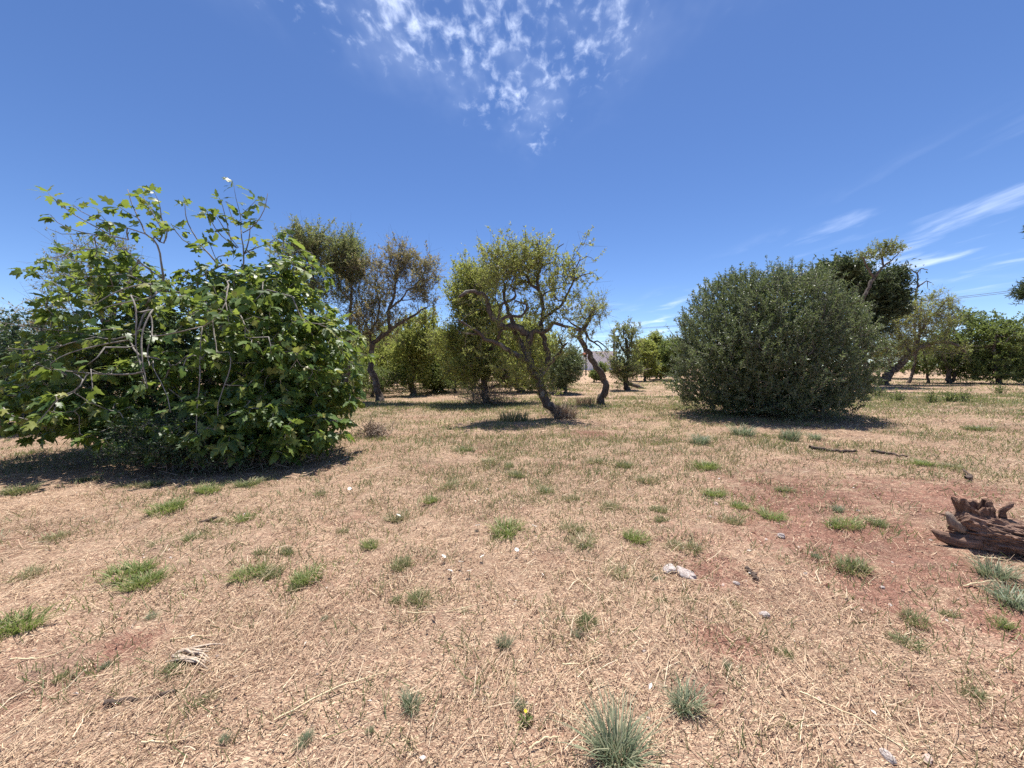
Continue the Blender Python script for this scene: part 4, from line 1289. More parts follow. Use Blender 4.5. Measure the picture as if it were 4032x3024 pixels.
def build_fig():
    data = TREE_DATA['fig']
    g = np.random.default_rng(77)
    base = data['base']
    bz = float(gz(base[0], base[1]))
    root = empty('fig_tree', (base[0], base[1], bz), 'big spreading fig tree with large lobed leaves and pale grey drooping branches', 'fig tree')
    sk = Skeleton(g)
    ends = []
    for i, (r0, r1, pts) in enumerate(data['limbs']):
        pts = np.array(pts, float)
        if i < 6:
            pts[0, 2] = -0.06
            r1 = max(r1, .03)
        if sk.p and i < 6:
            # separate stems of one clump, all from the same stool
            pts[0] = pts[0] * 0.5
            pts[0, 2] = 0.02
        e = sk.limb(pts, r0, r1, 0.14, 0.05)
        ends.append((i, e))
    att = sample_clusters(g, data['clusters'], 2.15, 0.5)
    att = att[att[:, 2] > 0.25]
    sk.grow(att, 0.02)
    chains = sk.solve(0.006, 0.5)
    twigs = MB()
    nb = 0
    for ci, (pts, rad) in enumerate(chains):
        if ci == 0:

            tube(mb := MB(), pts, rad * (1 + .4 * np.exp(-np.clip(pts[:, 2], 0, 9) / .2)), 10, True, .07, 5).build('trunk', M['fig_bark'], root)
        elif rad[0] > .0085 and len(pts) > 6 and nb < 110:
            tube(mb := MB(), pts, rad, 7, True, .07, ci).build('branch', M['fig_bark'], root)
            nb += 1
        else:
            tube(twigs, pts, rad, 5, False)
    twigs.build('twig_growth', M['fig_bark'], root, kind='stuff')
    # leaf stations: every grown tip, and the last part of the traced upper branches
    P, D = sk.tipdir()
    cnt = g.integers(5, 10, len(P))
    bare = {9, 15, 27, 29}
    P2, D2, c2 = [], [], []
    for i, e in ends:
        if i < 6 or i in bare:
            continue
        low = i >= 33
        j = e
        for k in range(1 if low else 4):
            P2.append(sk.p[j])
            D2.append(sk.p[j] - sk.p[sk.par[j]])
            c2.append((7 if k == 0 else 2) if not low else 2)
            for _ in range(2):
                if sk.par[j] >= 0:
                    j = sk.par[j]
    P = np.concatenate([P, np.array(P2)])
    D = np.concatenate([D, unit(np.array(D2))])
    cnt = np.concatenate([cnt, np.array(c2)])
    idx = np.repeat(np.arange(len(P)), cnt)
    n = len(idx)
    az = g.uniform(0, 2 * np.pi, n)
    outw = np.stack([np.cos(az), np.sin(az), np.zeros(n)], 1)
    crown_out = unit(P[idx] - np.array([0, 0.2, 1.6])) * np.array([1, 1, .3])
    ax = unit(outw * 0.9 + crown_out * 0.5 + np.array([0, 0, 1]) * g.uniform(-.95, .45, (n, 1)) + D[idx] * .25)
    nr = unit(np.array([0, 0, .9]) + g.standard_normal((n, 3)) * .7 + crown_out * .45)
    nr = unit(nr - ax * np.sum(nr * ax, 1, keepdims=True))
    sd = np.cross(ax, nr)
    size = np.where(idx >= len(sk.tips), g.uniform(.12, .21, n), .085 + .13 * g.random(n) ** .8)
    o = P[idx] - D[idx] * g.uniform(0, .10, (n, 1)) + ax * (size * .38)[:, None]
    B = np.stack([sd, ax, nr], 2)                       # columns: side, axis, normal
    keep = o[:, 2] > 0.14
    o, B, size = o[keep], B[keep], size[keep]
    n = len(o)
    tmpl = [fig_template(v) for v in range(3)]
    kind = g.integers(0, 3, n)
    # 300 leaves that show largest stand as parts of their own
    wp = o + np.array([base[0], base[1], bz])
    score = size / np.linalg.norm(wp - np.array([0, 0, 1.6]), axis=1)
    front = set(np.argsort(-score)[:300].tolist())
    meshes = []
    for v, t in tmpl:
        meshes.append(MB().add(v, t).mesh('leaf', M['fig_leaf']))
    mass = MB()
    sel = np.array([i not in front for i in range(n)])
    for kk in range(3):
        s = np.where(sel & (kind == kk))[0]
        v, t = tmpl[kk]
        V = np.einsum('nij,kj->nki', B[s], v) * size[s][:, None, None] + o[s][:, None]
        Fc = (np.arange(len(s)) * len(v))[:, None, None] + t[None]
        mass.add(V.reshape(-1, 3), Fc.reshape(-1, 3))
    mass.build('foliage', M['fig_leaf'], root, kind='stuff')
    for i in sorted(front):
        ob = bpy.data.objects.new('leaf', meshes[kind[i]])
        mtx = Matrix.Identity(4)
        for a in range(3):
            for b_ in range(3):
                mtx[a][b_] = float(B[i][a, b_] * size[i])
            mtx[a][3] = float(o[i][a])
        COL.objects.link(ob)
        ob.parent = root
        ob.matrix_basis = mtx
    return root


build_fig()

# ------------------------------------------------------------------ olive, grown as one rounded bush
def build_olive():
    x, y, z, a, b, c, _ = TREE_DATA['olive']['clusters'][0]
    base = TREE_DATA['olive']['base']
    bz = float(gz(base[0], base[1]))
    g = np.random.default_rng(5)
    root = empty('olive_tree', (base[0], base[1], bz), 'dense round olive bush with fine grey-green leaves reaching down to the grass', 'olive tree')
    n = 3400
    d = unit(g.standard_normal((n, 3)) + np.array([0, -0.15, 0.0]))
    lump = 1 + .09 * np.sin(d[:, 0] * 4.3 + 1.3) * np.sin(d[:, 2] * 5 + d[:, 1] * 3) + .07 * np.sin(d[:, 0] * 9 + d[:, 1] * 7) * np.sin(d[:, 2] * 11 + 2)
    lump = lump + np.where(g.random(n) < .10, g.uniform(.04, .14, n), 0)
    gap = np.sin(d[:, 0] * 13 + 2 * d[:, 2]) * np.sin(d[:, 2] * 12 + 3 * d[:, 1] + 1) > .62
    lump = lump * np.where(gap, .84, 1)
    # squarer shoulders low down, flattish top sloping to the east
    sq = np.where(d[:, 2] < 0, 1 + .16 * (1 - np.abs(d[:, 2])) * np.abs(d[:, 2]) * 4 * .6, 1.0)
    r = (0.70 + 0.30 * g.random(n) ** .5) * lump * sq
    p = np.array([x, y, z]) + d * r[:, None] * np.array([a, b, c])
    p[:, 2] = np.where(p[:, 2] < .22, .22 + g.random(n) * .35, p[:, 2])
    dirs = unit(d * 0.8 + np.array([0, 0, 0.75]) + g.standard_normal((n, 3)) * .35)
    tw, cr = MB(), MB()
    s, e, pos, ld, L, W = shoots(g, p, dirs, 1, 26, 0.50, 0.090, 0.029, up=.25, spread=.28, outd=1.0)
    prisms(tw, s, e, .006, .002)
    keep = pos[:, 2] > .10
    leaves(cr, pos[keep], ld[keep], L[keep], W[keep], g)
    # long whips on top
    nt = 260
    dt = unit(g.standard_normal((nt, 3)) * np.array([1, 1, .5]) + np.array([0, -.2, .8]))
    pt = np.array([x, y, z]) + dt * np.array([a, b, c]) * 0.97
    s, e, pos, ld, L, W = shoots(g, pt, unit(dt + np.array([0, 0, 1.2])), 2, 24, 0.62, 0.075, .022, up=.5, spread=.25, outd=1.0)
    prisms(tw, s, e, .006, .002)
    leaves(cr, pos, ld, L, W, g)
    # dead and stray twigs standing out of the surface
    nd = 260
    dd = unit(g.standard_normal((nd, 3)) + np.array([0, -.4, .25]))
    pd_ = np.array([x, y, z]) + dd * np.array([a, b, c]) * g.uniform(.85, 1.0, (nd, 1))
    pd_ = pd_[pd_[:, 2] > .3]
    prisms(tw, pd_, pd_ + unit(dd[:len(pd_)] + g.standard_normal((len(pd_), 3)) * .5) * g.uniform(.2, .6, (len(pd_), 1)), .006, .002)
    # inner foliage
    ni = 15000
    di = unit(g.standard_normal((ni, 3)))
    pi_ = np.array([x, y, z]) + di * (.40 + .48 * g.random((ni, 1))) * np.array([a, b, c])
    pi_ = pi_[pi_[:, 2] > .25]
    leaves(cr, pi_, unit(g.standard_normal((len(pi_), 3))), g.uniform(.11, .19, len(pi_)), .075, g)
    cr.build('crown', M['olive'], root, smooth=False)
    # stems
    sk = Skeleton(g)
    sk.limb([(0, 0, -.06), (.05, 0, .5), (0, .1, 1.1), (-.2, .1, 1.9)], .22, .12)
    for q in range(7):
        th = q * 2 * np.pi / 7 + .3
        sk.limb([(.1 * np.cos(th), .1 * np.sin(th), .25), (.7 * np.cos(th), .7 * np.sin(th), 1.0), (1.5 * np.cos(th), 1.5 * np.sin(th), 2.0), (1.9 * np.cos(th), 1.9 * np.sin(th), 3.3)], .10, .03)
    sk.grow(p[g.choice(n, 420, replace=False)], .05)
    ch = sk.solve(.005)
    for ci, (pts, rad) in enumerate(ch):
        if ci == 0:
            tube(mb := MB(), pts, rad, 10, True, .1, 1).build('trunk', M['grey_bark'], root)
        elif ci < 8:
            tube(mb := MB(), pts, rad, 7, True, .08, ci).build('limb', M['grey_bark'], root)
        else:
            tube(tw, pts, rad, 4, False)
    tw.build('twig_growth', M['grey_twig'], root, kind='stuff')


build_olive()

# ------------------------------------------------------------------ the other trees and shrubs
make_tree('mastic', 'evergreen_shrub', 'dark fine-leaved evergreen shrub growing inside the fig tree', 'shrub', 'mastic', 'grey_bark', 'grey_twig', 21, .8, 3, 14, .42, .068, .036, .4, .7, fill=.4)
make_tree('mastic_low', 'evergreen_shrub', 'low dark evergreen shrub at the foot of the fig tree', 'shrub', 'mastic', 'grey_bark', 'grey_twig', 22, 1.0, 4, 14, .24, .036, .016, .4, .7, fill=.2, limb_min=.02)
make_tree('almond_leaning', 'almond_tree', 'almond tree with leaning dark trunk, contorted limbs and thin yellow-green crown', 'almond tree', 'almond', seed=31, m=4, k=14, length=0.38, leafL=0.085, leafW=0.03, up=.75, limb_min=.014, ntop=24, airy=True, mult=0.58, base_r=0.92)
make_tree('almond_bright', 'almond_tree', 'leafy yellow-green almond tree with dead twigs round its upright trunk', 'almond tree', 'almond_bright', seed=32, m=3, k=14, length=0.45, leafL=0.105, leafW=0.042, fill=0.15, limb_min=.03, airy=True)
make_tree('almond_slim', 'almond_tree', 'slender almond tree with S-curved trunk, grey lichen twigs and small leafy top', 'almond tree', 'almond', twig='grey_twig', seed=33, m=3, k=10, length=0.38, leafL=0.09, leafW=0.032, limb_min=.02, bare=0.1, airy=True, mult=0.6)
make_tree('almond_brown', 'almond_tree', 'almond tree with rusty brown leaf tips and bare forked limb reaching sideways', 'almond tree', 'almond_brown', seed=34, m=4, k=14, length=0.5, leafL=0.1, leafW=0.036, up=.9, limb_min=.02, bare=0.05, airy=True, mult=0.9)
make_tree('almond_grey', 'almond_tree', 'dull green almond tree with upright spiky top shoots behind the fig tree', 'almond tree', 'almond_grey', seed=35, m=4, k=14, length=0.55, leafL=0.1, leafW=0.036, up=1.1, spread=.4, airy=True)
make_tree('almond_tall', 'almond_tree', 'tall olive-brown almond tree rising above the right shoulder of the fig', 'almond tree', 'almond_grey', seed=36, m=4, k=14, length=0.5, leafL=0.1, leafW=0.036, up=.9, spread=.5, airy=True)
make_tree('almond_right', 'almond_tree', 'almond tree with thick trunk leaning away from the olive and thin twiggy crown', 'almond tree', 'almond', twig='grey_twig', seed=37, m=4, k=12, length=0.6, leafL=0.125, leafW=0.045, limb_min=.035, bare=0.05, rtip=.012, airy=True)
make_tree('almond_crowned', 'almond_tree', 'tall almond tree with pale leafy tuft standing above the olive bush', 'almond tree', 'almond_grey', seed=38, m=3, k=10, length=.5, leafL=0.1, leafW=0.034, limb_min=.03, rtip=.010, airy=False)
make_tree('pine_dark', 'pine_tree', 'dark rounded pine tree behind the olive bush', 'pine tree', 'pine', seed=39, m=3, k=14, length=.65, leafL=0.26, leafW=0.06, up=.5, spread=.8, fill=.3, rtip=.012, mult=0.8)
make_tree('pine_border', 'pine_tree', 'pine tree with dark hanging needle sprays at the edge of the grove', 'pine tree', 'pine', seed=40, m=3, k=16, length=.42, leafL=0.18, leafW=0.024, up=.1, spread=.7, mult=0.7)
make_tree('snag', 'dead_tree', 'bare dead tree with crooked forked top and no leaves', 'dead tree', 'almond', seed=41, limb_min=.001)
make_tree('bush_right_a', 'wild_shrub', 'small green shrub on a thin stem beside the leaning almond trunk', 'shrub', 'bush', seed=42, m=3, k=12, length=.55, leafL=.12, leafW=.05, rtip=.010)
make_tree('bush_right_b', 'wild_shrub', 'wide green bush on several dark stems between thin almond and open grass', 'shrub', 'bush', seed=43, m=3, k=12, length=.7, leafL=0.14, leafW=0.06, rtip=.010, up=.5, mult=0.8)
make_tree('bush_right_c', 'wild_shrub', 'broad dense green bush at the far end of the bush row', 'shrub', 'bush', seed=44, m=3, k=12, length=.7, leafL=0.14, leafW=0.06, rtip=.010, up=.4, mult=0.8)
make_tree('almond_back_a', 'almond_tree', 'small ochre-green almond tree in the shade behind the brown-tipped one', 'almond tree', 'almond_bright', seed=45, m=3, k=14, length=.6, leafL=.11, leafW=.045, fill=.2, mult=1.2)
make_tree('bush_back_b', 'wild_shrub', 'dark green bush under the background almonds', 'shrub', 'bush', seed=46, m=4, k=14, length=.55, leafL=.11, leafW=.05, fill=.3)
make_tree('almond_back_c', 'almond_tree', 'green almond tree with bent low trunk behind the leaning almond', 'almond tree', 'almond_bright', seed=47, m=3, k=14, length=.6, leafL=.11, leafW=.045, fill=.2, mult=1.2)
make_tree('bush_round', 'wild_olive', 'round blue-green bush behind the leaning almond trunk', 'shrub', 'olive', 'grey_bark', 'grey_twig', seed=48, m=4, k=15, length=.45, leafL=.10, leafW=.03, fill=.2)
make_tree('almond_small', 'almond_tree', 'small almond tree with two leafy tufts on top standing before a pole', 'almond tree', 'almond_grey', seed=49, m=3, k=14, length=0.5, leafL=0.13, leafW=0.05, limb_min=.025, rtip=.010, airy=True, mult=0.7)
make_tree('bush_far_a', 'wild_shrub', 'far olive-green bush next to the small tufted almond', 'shrub', 'almond_bright', seed=50, m=3, k=12, length=.8, leafL=.16, leafW=.07, rtip=.012)
make_tree('bush_far_b', 'wild_shrub', 'far bush with pointed green top beside the olive', 'shrub', 'almond_bright', seed=51, m=3, k=12, length=.8, leafL=.16, leafW=.07, rtip=.012)
make_tree('bush_far_c', 'wild_shrub', 'far dark bush partly hidden by the olive', 'shrub', 'bush', seed=52, m=3, k=12, length=.8, leafL=.16, leafW=.07, rtip=.012)
make_tree('shrub_house', 'wild_shrub', 'low green shrub in front of the white house', 'shrub', 'bush', seed=53, m=3, k=12, length=.5, leafL=.12, leafW=.06, rtip=.010)
make_tree('hedge_left', 'wild_shrub', 'dark bushy shrub filling the gap at the outer side of the fig', 'shrub', 'mastic', 'grey_bark', 'grey_twig', seed=54, m=3, k=12, length=.45, leafL=0.085, leafW=0.04, fill=.4, mult=0.8)
make_tree('twiggy_left', 'wild_shrub', 'brownish twiggy shrub with sparse leaves above the dark bush', 'shrub', 'almond_brown', 'grey_bark', 'grey_twig', seed=55, m=3, k=10, length=.5, leafL=.07, leafW=.025, bare=.5)
make_tree('grey_tree_left', 'almond_tree', 'grey twiggy almond tree seen through the upper fig branches', 'almond tree', 'almond_grey', 'grey_bark', 'grey_twig', seed=56, m=3, k=9, length=.45, leafL=.07, leafW=.025, bare=.55)


# more of the grove behind the front trees, closing the view between the trunks
def back_proto(seed, leaf, name, category):
    """one background tree, 5.2 m high and 7 m wide, copied below"""
    h, w_ = 5.2, 7.0
    g = np.random.default_rng(seed)
    cl = []
    for q in range(6):
        cl.append((g.uniform(-.42, .42) * w_, g.uniform(-.3, .3) * w_, h * g.uniform(.45, .82), w_ * g.uniform(.2, .34), w_ * .3, h * g.uniform(.14, .22), 30))
    cl.append((0, 0, h * .5, w_ * .48, w_ * .45, h * .36, 70))
    cl.append((0, -.3, h * .26, w_ * .44, w_ * .4, h * .15, 36))
    TREE_DATA['_b'] = dict(base=(0.0, 30.0, 0), limbs=[(.16, .07, [(0, 0, 0), (.15, 0, h * .25), (-.1, .1, h * .45), (.1, 0, h * .65)]), (.08, .03, [(.1, 0, h * .3), (w_ * .3, 0, h * .6)]), (.08, .03, [(0, 0, h * .35), (-w_ * .3, .2, h * .62)])], clusters=cl)
    return make_tree('_b', name, 'background tree', category, leaf, seed=seed, m=3, k=12, length=.75, leafL=.15, leafW=.06, rtip=.012, fill=.15)


PROTO = {}


def back_tree(x, y, h, w_, seed, leaf, label, name='almond_tree', category='almond tree'):
    key = (leaf, seed % 2 if leaf != 'almond_grey' else 0)
    if key not in PROTO:
        r_ = PROTO[key] = back_proto(200 + len(PROTO), leaf, name, category)
    else:
        src = PROTO[key]
        r_ = src.copy()
        COL.objects.link(r_)
        for ch in list(src.children):
            c_ = ch.copy()
            COL.objects.link(c_)
            c_.parent = r_
    r_.name = name
    r_.location = (x, y, float(gz(x, y)))
    r_.rotation_euler = (0, 0, seed * 1.9)
    r_.scale = (w_ / 7.0, w_ / 7.0, h / 5.2)
    tag(r_, label, category, 'background trees')


back_tree(-3.2, 33.0, 5.6, 6.5, 101, 'almond_bright', 'ochre background almond tree seen between the leafy almond and the brown-tipped one')
back_tree(-9.5, 28.0, 5.4, 6.5, 102, 'almond_bright', 'background almond tree hidden low behind the brown-tipped almond')
back_tree(-16.0, 26.0, 5.5, 6.5, 103, 'almond_grey', 'background almond tree behind the fig tree')
back_tree(1.0, 36.0, 5.2, 7.0, 104, 'almond_bright', 'background almond tree behind the round blue-green bush')
back_tree(-24.0, 24.0, 4.6, 7.0, 105, 'bush', 'background bushy tree beyond the outer side of the fig', 'wild_shrub', 'shrub')
back_tree(27.0, 40.0, 4.6, 8.0, 106, 'bush', 'background bush behind the olive', 'wild_shrub', 'shrub')
back_tree(40.0, 41.0, 4.4, 8.5, 107, 'almond_grey', 'background tree behind the thin leaning almond')
back_tree(53.0, 40.0, 4.6, 9.0, 108, 'bush', 'background bush behind the wide green bush row', 'wild_shrub', 'shrub')
back_tree(47.0, 33.5, 4.0, 6.5, 109, 'bush', 'outermost green bush of the bush row', 'wild_shrub', 'shrub')
back_tree(-6.5, 41.0, 6.0, 8.0, 110, 'almond_grey', 'far grey-green almond tree closing the gap left of the leafy almond')
back_tree(-13.5, 36.0, 6.0, 8.0, 111, 'almond_bright', 'far yellow-green almond tree between the brown-tipped almond and the fig')
back_tree(-23.0, 38.0, 5.5, 9.0, 112, 'bush', 'far bushy tree well behind the fig', 'wild_shrub', 'shrub')
back_tree(-40.0, 34.0, 5.0, 10.0, 113, 'bush', 'far bushy tree beyond the dark hedge shrub', 'wild_shrub', 'shrub')
back_tree(3.6, 47.0, 4.6, 7.0, 114, 'bush', 'far bush between the leaning almond and the white house', 'wild_shrub', 'shrub')
back_tree(19.5, 52.0, 5.2, 7.0, 115, 'almond_grey', 'far grey-green tree to the olive side of the white house')
back_tree(25.0, 56.0, 5.6, 9.0, 116, 'bush', 'far tree behind the bushes next to the olive', 'wild_shrub', 'shrub')
back_tree(35.0, 55.0, 5.0, 10.0, 117, 'bush', 'far tree well behind the olive bush', 'wild_shrub', 'shrub')
back_tree(62.0, 52.0, 4.8, 11.0, 118, 'bush', 'far tree beyond the thin leaning almond', 'wild_shrub', 'shrub')
back_tree(75.0, 52.0, 5.0, 12.0, 119, 'bush', 'farthest tree beyond the green bush row', 'wild_shrub', 'shrub')
back_tree(-7.5, 33.0, 4.6, 7.0, 120, 'almond_grey', 'low muted tree between the brown-tipped almond and the leafy almond, farther back')
back_tree(-12.0, 46.0, 6.4, 9.0, 121, 'bush', 'far muted tree behind the gap beside the brown-tipped almond', 'wild_shrub', 'shrub')
back_tree(-1.0, 48.0, 6.0, 9.0, 122, 'bush', 'far muted tree behind the leafy almond', 'wild_shrub', 'shrub')
back_tree(-18.5, 31.0, 5.0, 7.5, 123, 'bush', 'low dark tree behind the fig and tall olive-brown almond', 'wild_shrub', 'shrub')
back_tree(-5.0, 27.5, 3.2, 5.0, 124, 'bush', 'low dark thicket under the almonds behind the dead-twig thicket', 'wild_shrub', 'shrub')
back_tree(-10.5, 24.0, 3.0, 4.6, 125, 'almond_grey', 'low shaded thicket at the foot of the brown-tipped almond', 'wild_shrub', 'shrub')
back_tree(31.0, 62.0, 5.5, 10.0, 126, 'almond_bright', 'far pale tree above the bushes beside the olive')
back_tree(-3.6, 24.5, 2.3, 3.8, 127, 'bush', 'low dark thicket between the leafy almond and the ochre tree', 'wild_shrub', 'shrub')
back_tree(2.2, 30.0, 2.6, 5.0, 128, 'almond_grey', 'low grey-green thicket behind the contorted almond trunk', 'wild_shrub', 'shrub')
back_tree(-8.2, 22.6, 2.0, 3.4, 129, 'bush', 'small dark thicket just behind the brown-tipped almond trunk', 'wild_shrub', 'shrub')

# landmarks that labels of look-alikes refer to
LANDMARKS = [('fallen log', 4.2, 3.2), ('limestone rocks', 1.28, 2.9), ('husk bundle', -1.85, 2.1), ('row of white flowers', -.4, 3.0), ('yellow flower', .06, 1.66), ('fig tree', -5.2, 6.2),
             ('olive bush', 9.0, 12.0), ('contorted almond', 1.43, 12.0), ('crooked dark stick', 5.9, 7.05), ('largest grey-green tussock', .4, 1.45), ('dark bark strip', 1.83, 2.9), ('brush pile', -4.6, 6.3)]
ORD = ('closest', 'second closest', 'third closest', 'fourth closest', 'fifth closest', 'sixth closest', 'seventh closest', 'eighth closest', 'ninth closest', 'tenth closest', 'eleventh closest', 'twelfth closest')
PENDING = []


def label_later(o, what, group=None):
    o['group'] = group or what
    PENDING.append((o, what))


def label_look_alikes():
    rows = {}
    for o, what in PENDING:
        x, y = o.location.x, o.location.y
        d = sorted((math.hypot(x - a, y - b), n) for n, a, b in LANDMARKS)[0]
        rows.setdefault((what, d[1]), []).append((d[0], o))
    for (what, lm), lst in rows.items():
        for i, (d, o) in enumerate(sorted(lst, key=lambda q: q[0])):
            o['label'] = '%s, %s to the %s' % (what, ORD[min(i, 11)] if len(lst) > 1 else 'the one nearest', lm)


# ================================================================== ground litter and grass
def vnoise(x, y, scale, seed):
    g = np.random.default_rng(seed)
    tab = g.random((64, 64))
    u = x * scale
    v = y * scale
    i = np.floor(u).astype(int)
    j = np.floor(v).astype(int)
    a = u - i
    b = v - j
    a = a * a * (3 - 2 * a)
    b = b * b * (3 - 2 * b)
    q = lambda p, r: tab[p % 64, r % 64]
    return (q(i, j) * (1 - a) + q(i + 1, j) * a) * (1 - b) + (q(i, j + 1) * (1 - a) + q(i + 1, j + 1) * a) * b


def scatter(g, n, y0, y1, side=1.45, extra=0.8):
    y = np.sqrt(g.uniform(y0 * y0, y1 * y1, n))
    x = g.uniform(-1, 1, n) * (y * side + extra)
    return x, y


def strips(mb, p0, p1, width, g, curl=0.0, single=False):
    """thin flat stalks with a slight bend in the middle"""
    N = len(p0)
    t = unit(p1 - p0)
    s = unit(np.cross(t, g.standard_normal((N, 3)) * .5 + np.array([0, 0, 1.0])))
    wv = s * np.asarray(width)[:, None] * .5
    if single:
        v = np.stack([p0 - wv, p0 + wv, p1 + wv * .6, p1 - wv * .6], 1)
        return mb.add(v.reshape(-1, 3), np.arange(N)[:, None] * 4 + np.array([[0, 1, 2, 3]]))
    ln = np.linalg.norm(p1 - p0, axis=1, keepdims=True)
    pm = (p0 + p1) / 2 + g.standard_normal((N, 3)) * ln * curl
    v = np.stack([p0 - wv, p0 + wv, pm - wv, pm + wv, p1 - wv * .5, p1 + wv * .5], 1)
    b = np.arange(N)[:, None] * 6
    f = np.concatenate([b + np.array([[0, 1, 3, 2]]), b + np.array([[2, 3, 5, 4]])])
    return mb.add(v.reshape(-1, 3), f)


M['straw'] = plain_mat('straw', [(0.0, (.24, .145, .10)), (0.3, (.40, .27, .185)), (0.65, (.55, .395, .27)), (0.94, (.65, .50, .33)), (1.0, (.76, .66, .48))], 0.75, 0.25, tfac=0.15)
M['stubble'] = plain_mat('stubble', [(0.0, (.22, .14, .095)), (0.5, (.38, .265, .175)), (1.0, (.52, .40, .26))], 0.85, 0.15, tfac=0.15)


def build_litter():
    g = np.random.default_rng(9)
    lit, stub = MB(), MB()
    for (y0, y1, n, wmin, wmax, lmin, lmax) in ((1.1, 2.6, 34000, .0014, .0036, .02, .19), (2.6, 5.0, 42000, .0018, .0046, .025, .21), (5.0, 9.5, 36000, .0032, .007, .04, .22),
                                                (9.5, 18.0, 26000, .008, .016, .06, .26), (18.0, 40.0, 12000, .014, .03, .10, .35)):
        x, y = scatter(g, n, y0, y1)
        dens = .22 + .78 * sst(.38, .66, .6 * vnoise(x, y, 1.7, 1) + .4 * vnoise(x, y, 5.0, 2))
        keep = g.random(n) < dens * (1 - .80 * red_amount(x, y))
        x, y = x[keep], y[keep]
        n = len(x)
        z = gz(x, y)
        L = lmin + (lmax - lmin) * g.random(n) ** 3.4
        # combed by the mower: a preferred direction that drifts over the field
        az = R(25) + (vnoise(x, y, .35, 5) - .5) * 2.6 + g.standard_normal(n) * .75
        pitch = g.standard_normal(n) * .16 + .05
        d = np.stack([np.cos(az) * np.cos(pitch), np.sin(az) * np.cos(pitch), np.sin(pitch)], 1)
        c = np.stack([x, y, z + .006 + np.abs(g.standard_normal(n)) * .010 + np.abs(np.sin(pitch)) * L * .5], 1)
        strips(lit, c - d * L[:, None] / 2, c + d * L[:, None] / 2, wmin + (wmax - wmin) * g.random(n) ** 2.0, g, .05, y0 >= 5)
        # standing stubble
        m_ = int(n * .6)
        x, y = scatter(g, m_, y0, y1)
        k2 = g.random(m_) < sst(.42, .72, .5 * vnoise(x, y, 1.2, 11) + .5 * vnoise(x, y, 3.5, 12)) * (1 - .8 * red_amount(x, y))
        x, y = x[k2], y[k2]
        q = len(x)
        h = np.clip(.02 + .055 * g.random(q) ** 1.5, 0, .09) * (1 + .03 * y)
        p0 = np.stack([x, y, gz(x, y) - .005], 1)
        p1 = p0 + np.stack([g.standard_normal(q) * .6, g.standard_normal(q) * .6, np.ones(q)], 1) * h[:, None]
        strips(stub, p0, p1, (wmin + (wmax - wmin) * g.random(q)) * .9, g, .06, y0 >= 2.5)
    # short broken chaff, matted into the soil
    for (y0, y1, n, s_) in ((1.1, 3.2, 90000, 1.0), (3.2, 6.5, 70000, 1.5), (6.5, 13.0, 40000, 2.6)):
        x, y = scatter(g, n, y0, y1)
        keep = g.random(n) < (.3 + .7 * vnoise(x, y, 2.3, 51)) * (1 - .6 * red_amount(x, y))
        x, y = x[keep], y[keep]
        n = len(x)
        p = np.stack([x, y, gz(x, y) + .003 + .010 * g.random(n)], 1)
        az = g.uniform(0, 6.28, n)
        leaves(lit, p, np.stack([np.cos(az), np.sin(az), g.standard_normal(n) * .22], 1), (.010 + .035 * g.random(n) ** 2) * s_ ** .6, (.003 + .004 * g.random(n)) * s_, g, .15, up=np.array([0, 0, 1.2]))
    o = lit.build('straw_litter', M['straw'], smooth=False, kind='stuff')
    tag(o, 'mown dry straw lying all over the red soil', 'straw')
    o = stub.build('dry_stubble', M['stubble'], smooth=False, kind='stuff')
    tag(o, 'short standing stubble of dried grass', 'dry grass')


build_litter()


def blade_cluster(g, n, spread, height, lean, width, droop=.5):
    """curved grass blades growing from a small patch; returns verts, faces"""
    az = g.uniform(0, 2 * np.pi, n)
    r = np.sqrt(g.random(n)) * spread
    p = np.stack([r * np.cos(az), r * np.sin(az), np.full(n, -.01)], 1)
    od = unit(np.stack([np.cos(az), np.sin(az), np.zeros(n)], 1) * (r / spread)[:, None] + g.standard_normal((n, 3)) * np.array([.5, .5, 0]))
    h = height * g.uniform(.45, 1.1, n)[:, None]
    ln = lean * g.uniform(.25, 1.3, n)[:, None]
    sd = unit(np.cross(od, [0, 0, 1.0]) + g.standard_normal((n, 3)) * .25)
    wd = (width * g.uniform(.7, 1.3, n))[:, None]
    rings = []
    for t, k in ((0, 1.0), (.4, .95), (.75, .65)):
        c = p + od * ln * t ** 1.6 * h + np.array([0, 0, 1]) * h * (t - droop * .45 * t * t * ln)
        rings += [c - sd * wd * k * .5, c + sd * wd * k * .5]
    t = 1.0
    rings.append(p + od * ln * h + np.array([0, 0, 1]) * h * (1 - droop * .55 * ln))
    v = np.stack(rings, 1)
    b = np.arange(n)[:, None] * 7
    return v.reshape(-1, 3), np.concatenate([b + np.array([[0, 1, 3, 2]]), b + np.array([[2, 3, 5, 4]])]), b + np.array([[4, 5, 6]])


GRASS_STOPS = {
    0: ([(0.0, (.10, .15, .04)), (0.5, (.17, .22, .065)), (0.8, (.27, .28, .11)), (1.0, (.46, .39, .22))], (.30, .40, .08)),
    1: ([(0.0, (.10, .13, .05)), (0.5, (.17, .195, .08)), (0.75, (.28, .26, .13)), (1.0, (.46, .37, .23))], (.22, .28, .08)),
    2: ([(0.0, (.11, .145, .085)), (0.5, (.20, .24, .15)), (0.8, (.32, .33, .21)), (1.0, (.50, .44, .29))], (.22, .28, .14)),
    3: ([(0.0, (.13, .15, .065)), (0.5, (.22, .215, .10)), (0.8, (.34, .29, .16)), (1.0, (.48, .39, .24))], (.30, .30, .12))}
for k_, (st_, tr_) in GRASS_STOPS.items():
    M['grass%d' % k_] = leaf_mat(('fresh_grass', 'dull_grass', 'grey_grass', 'pale_grass')[k_], st_, tr_, .32, .5, .3)


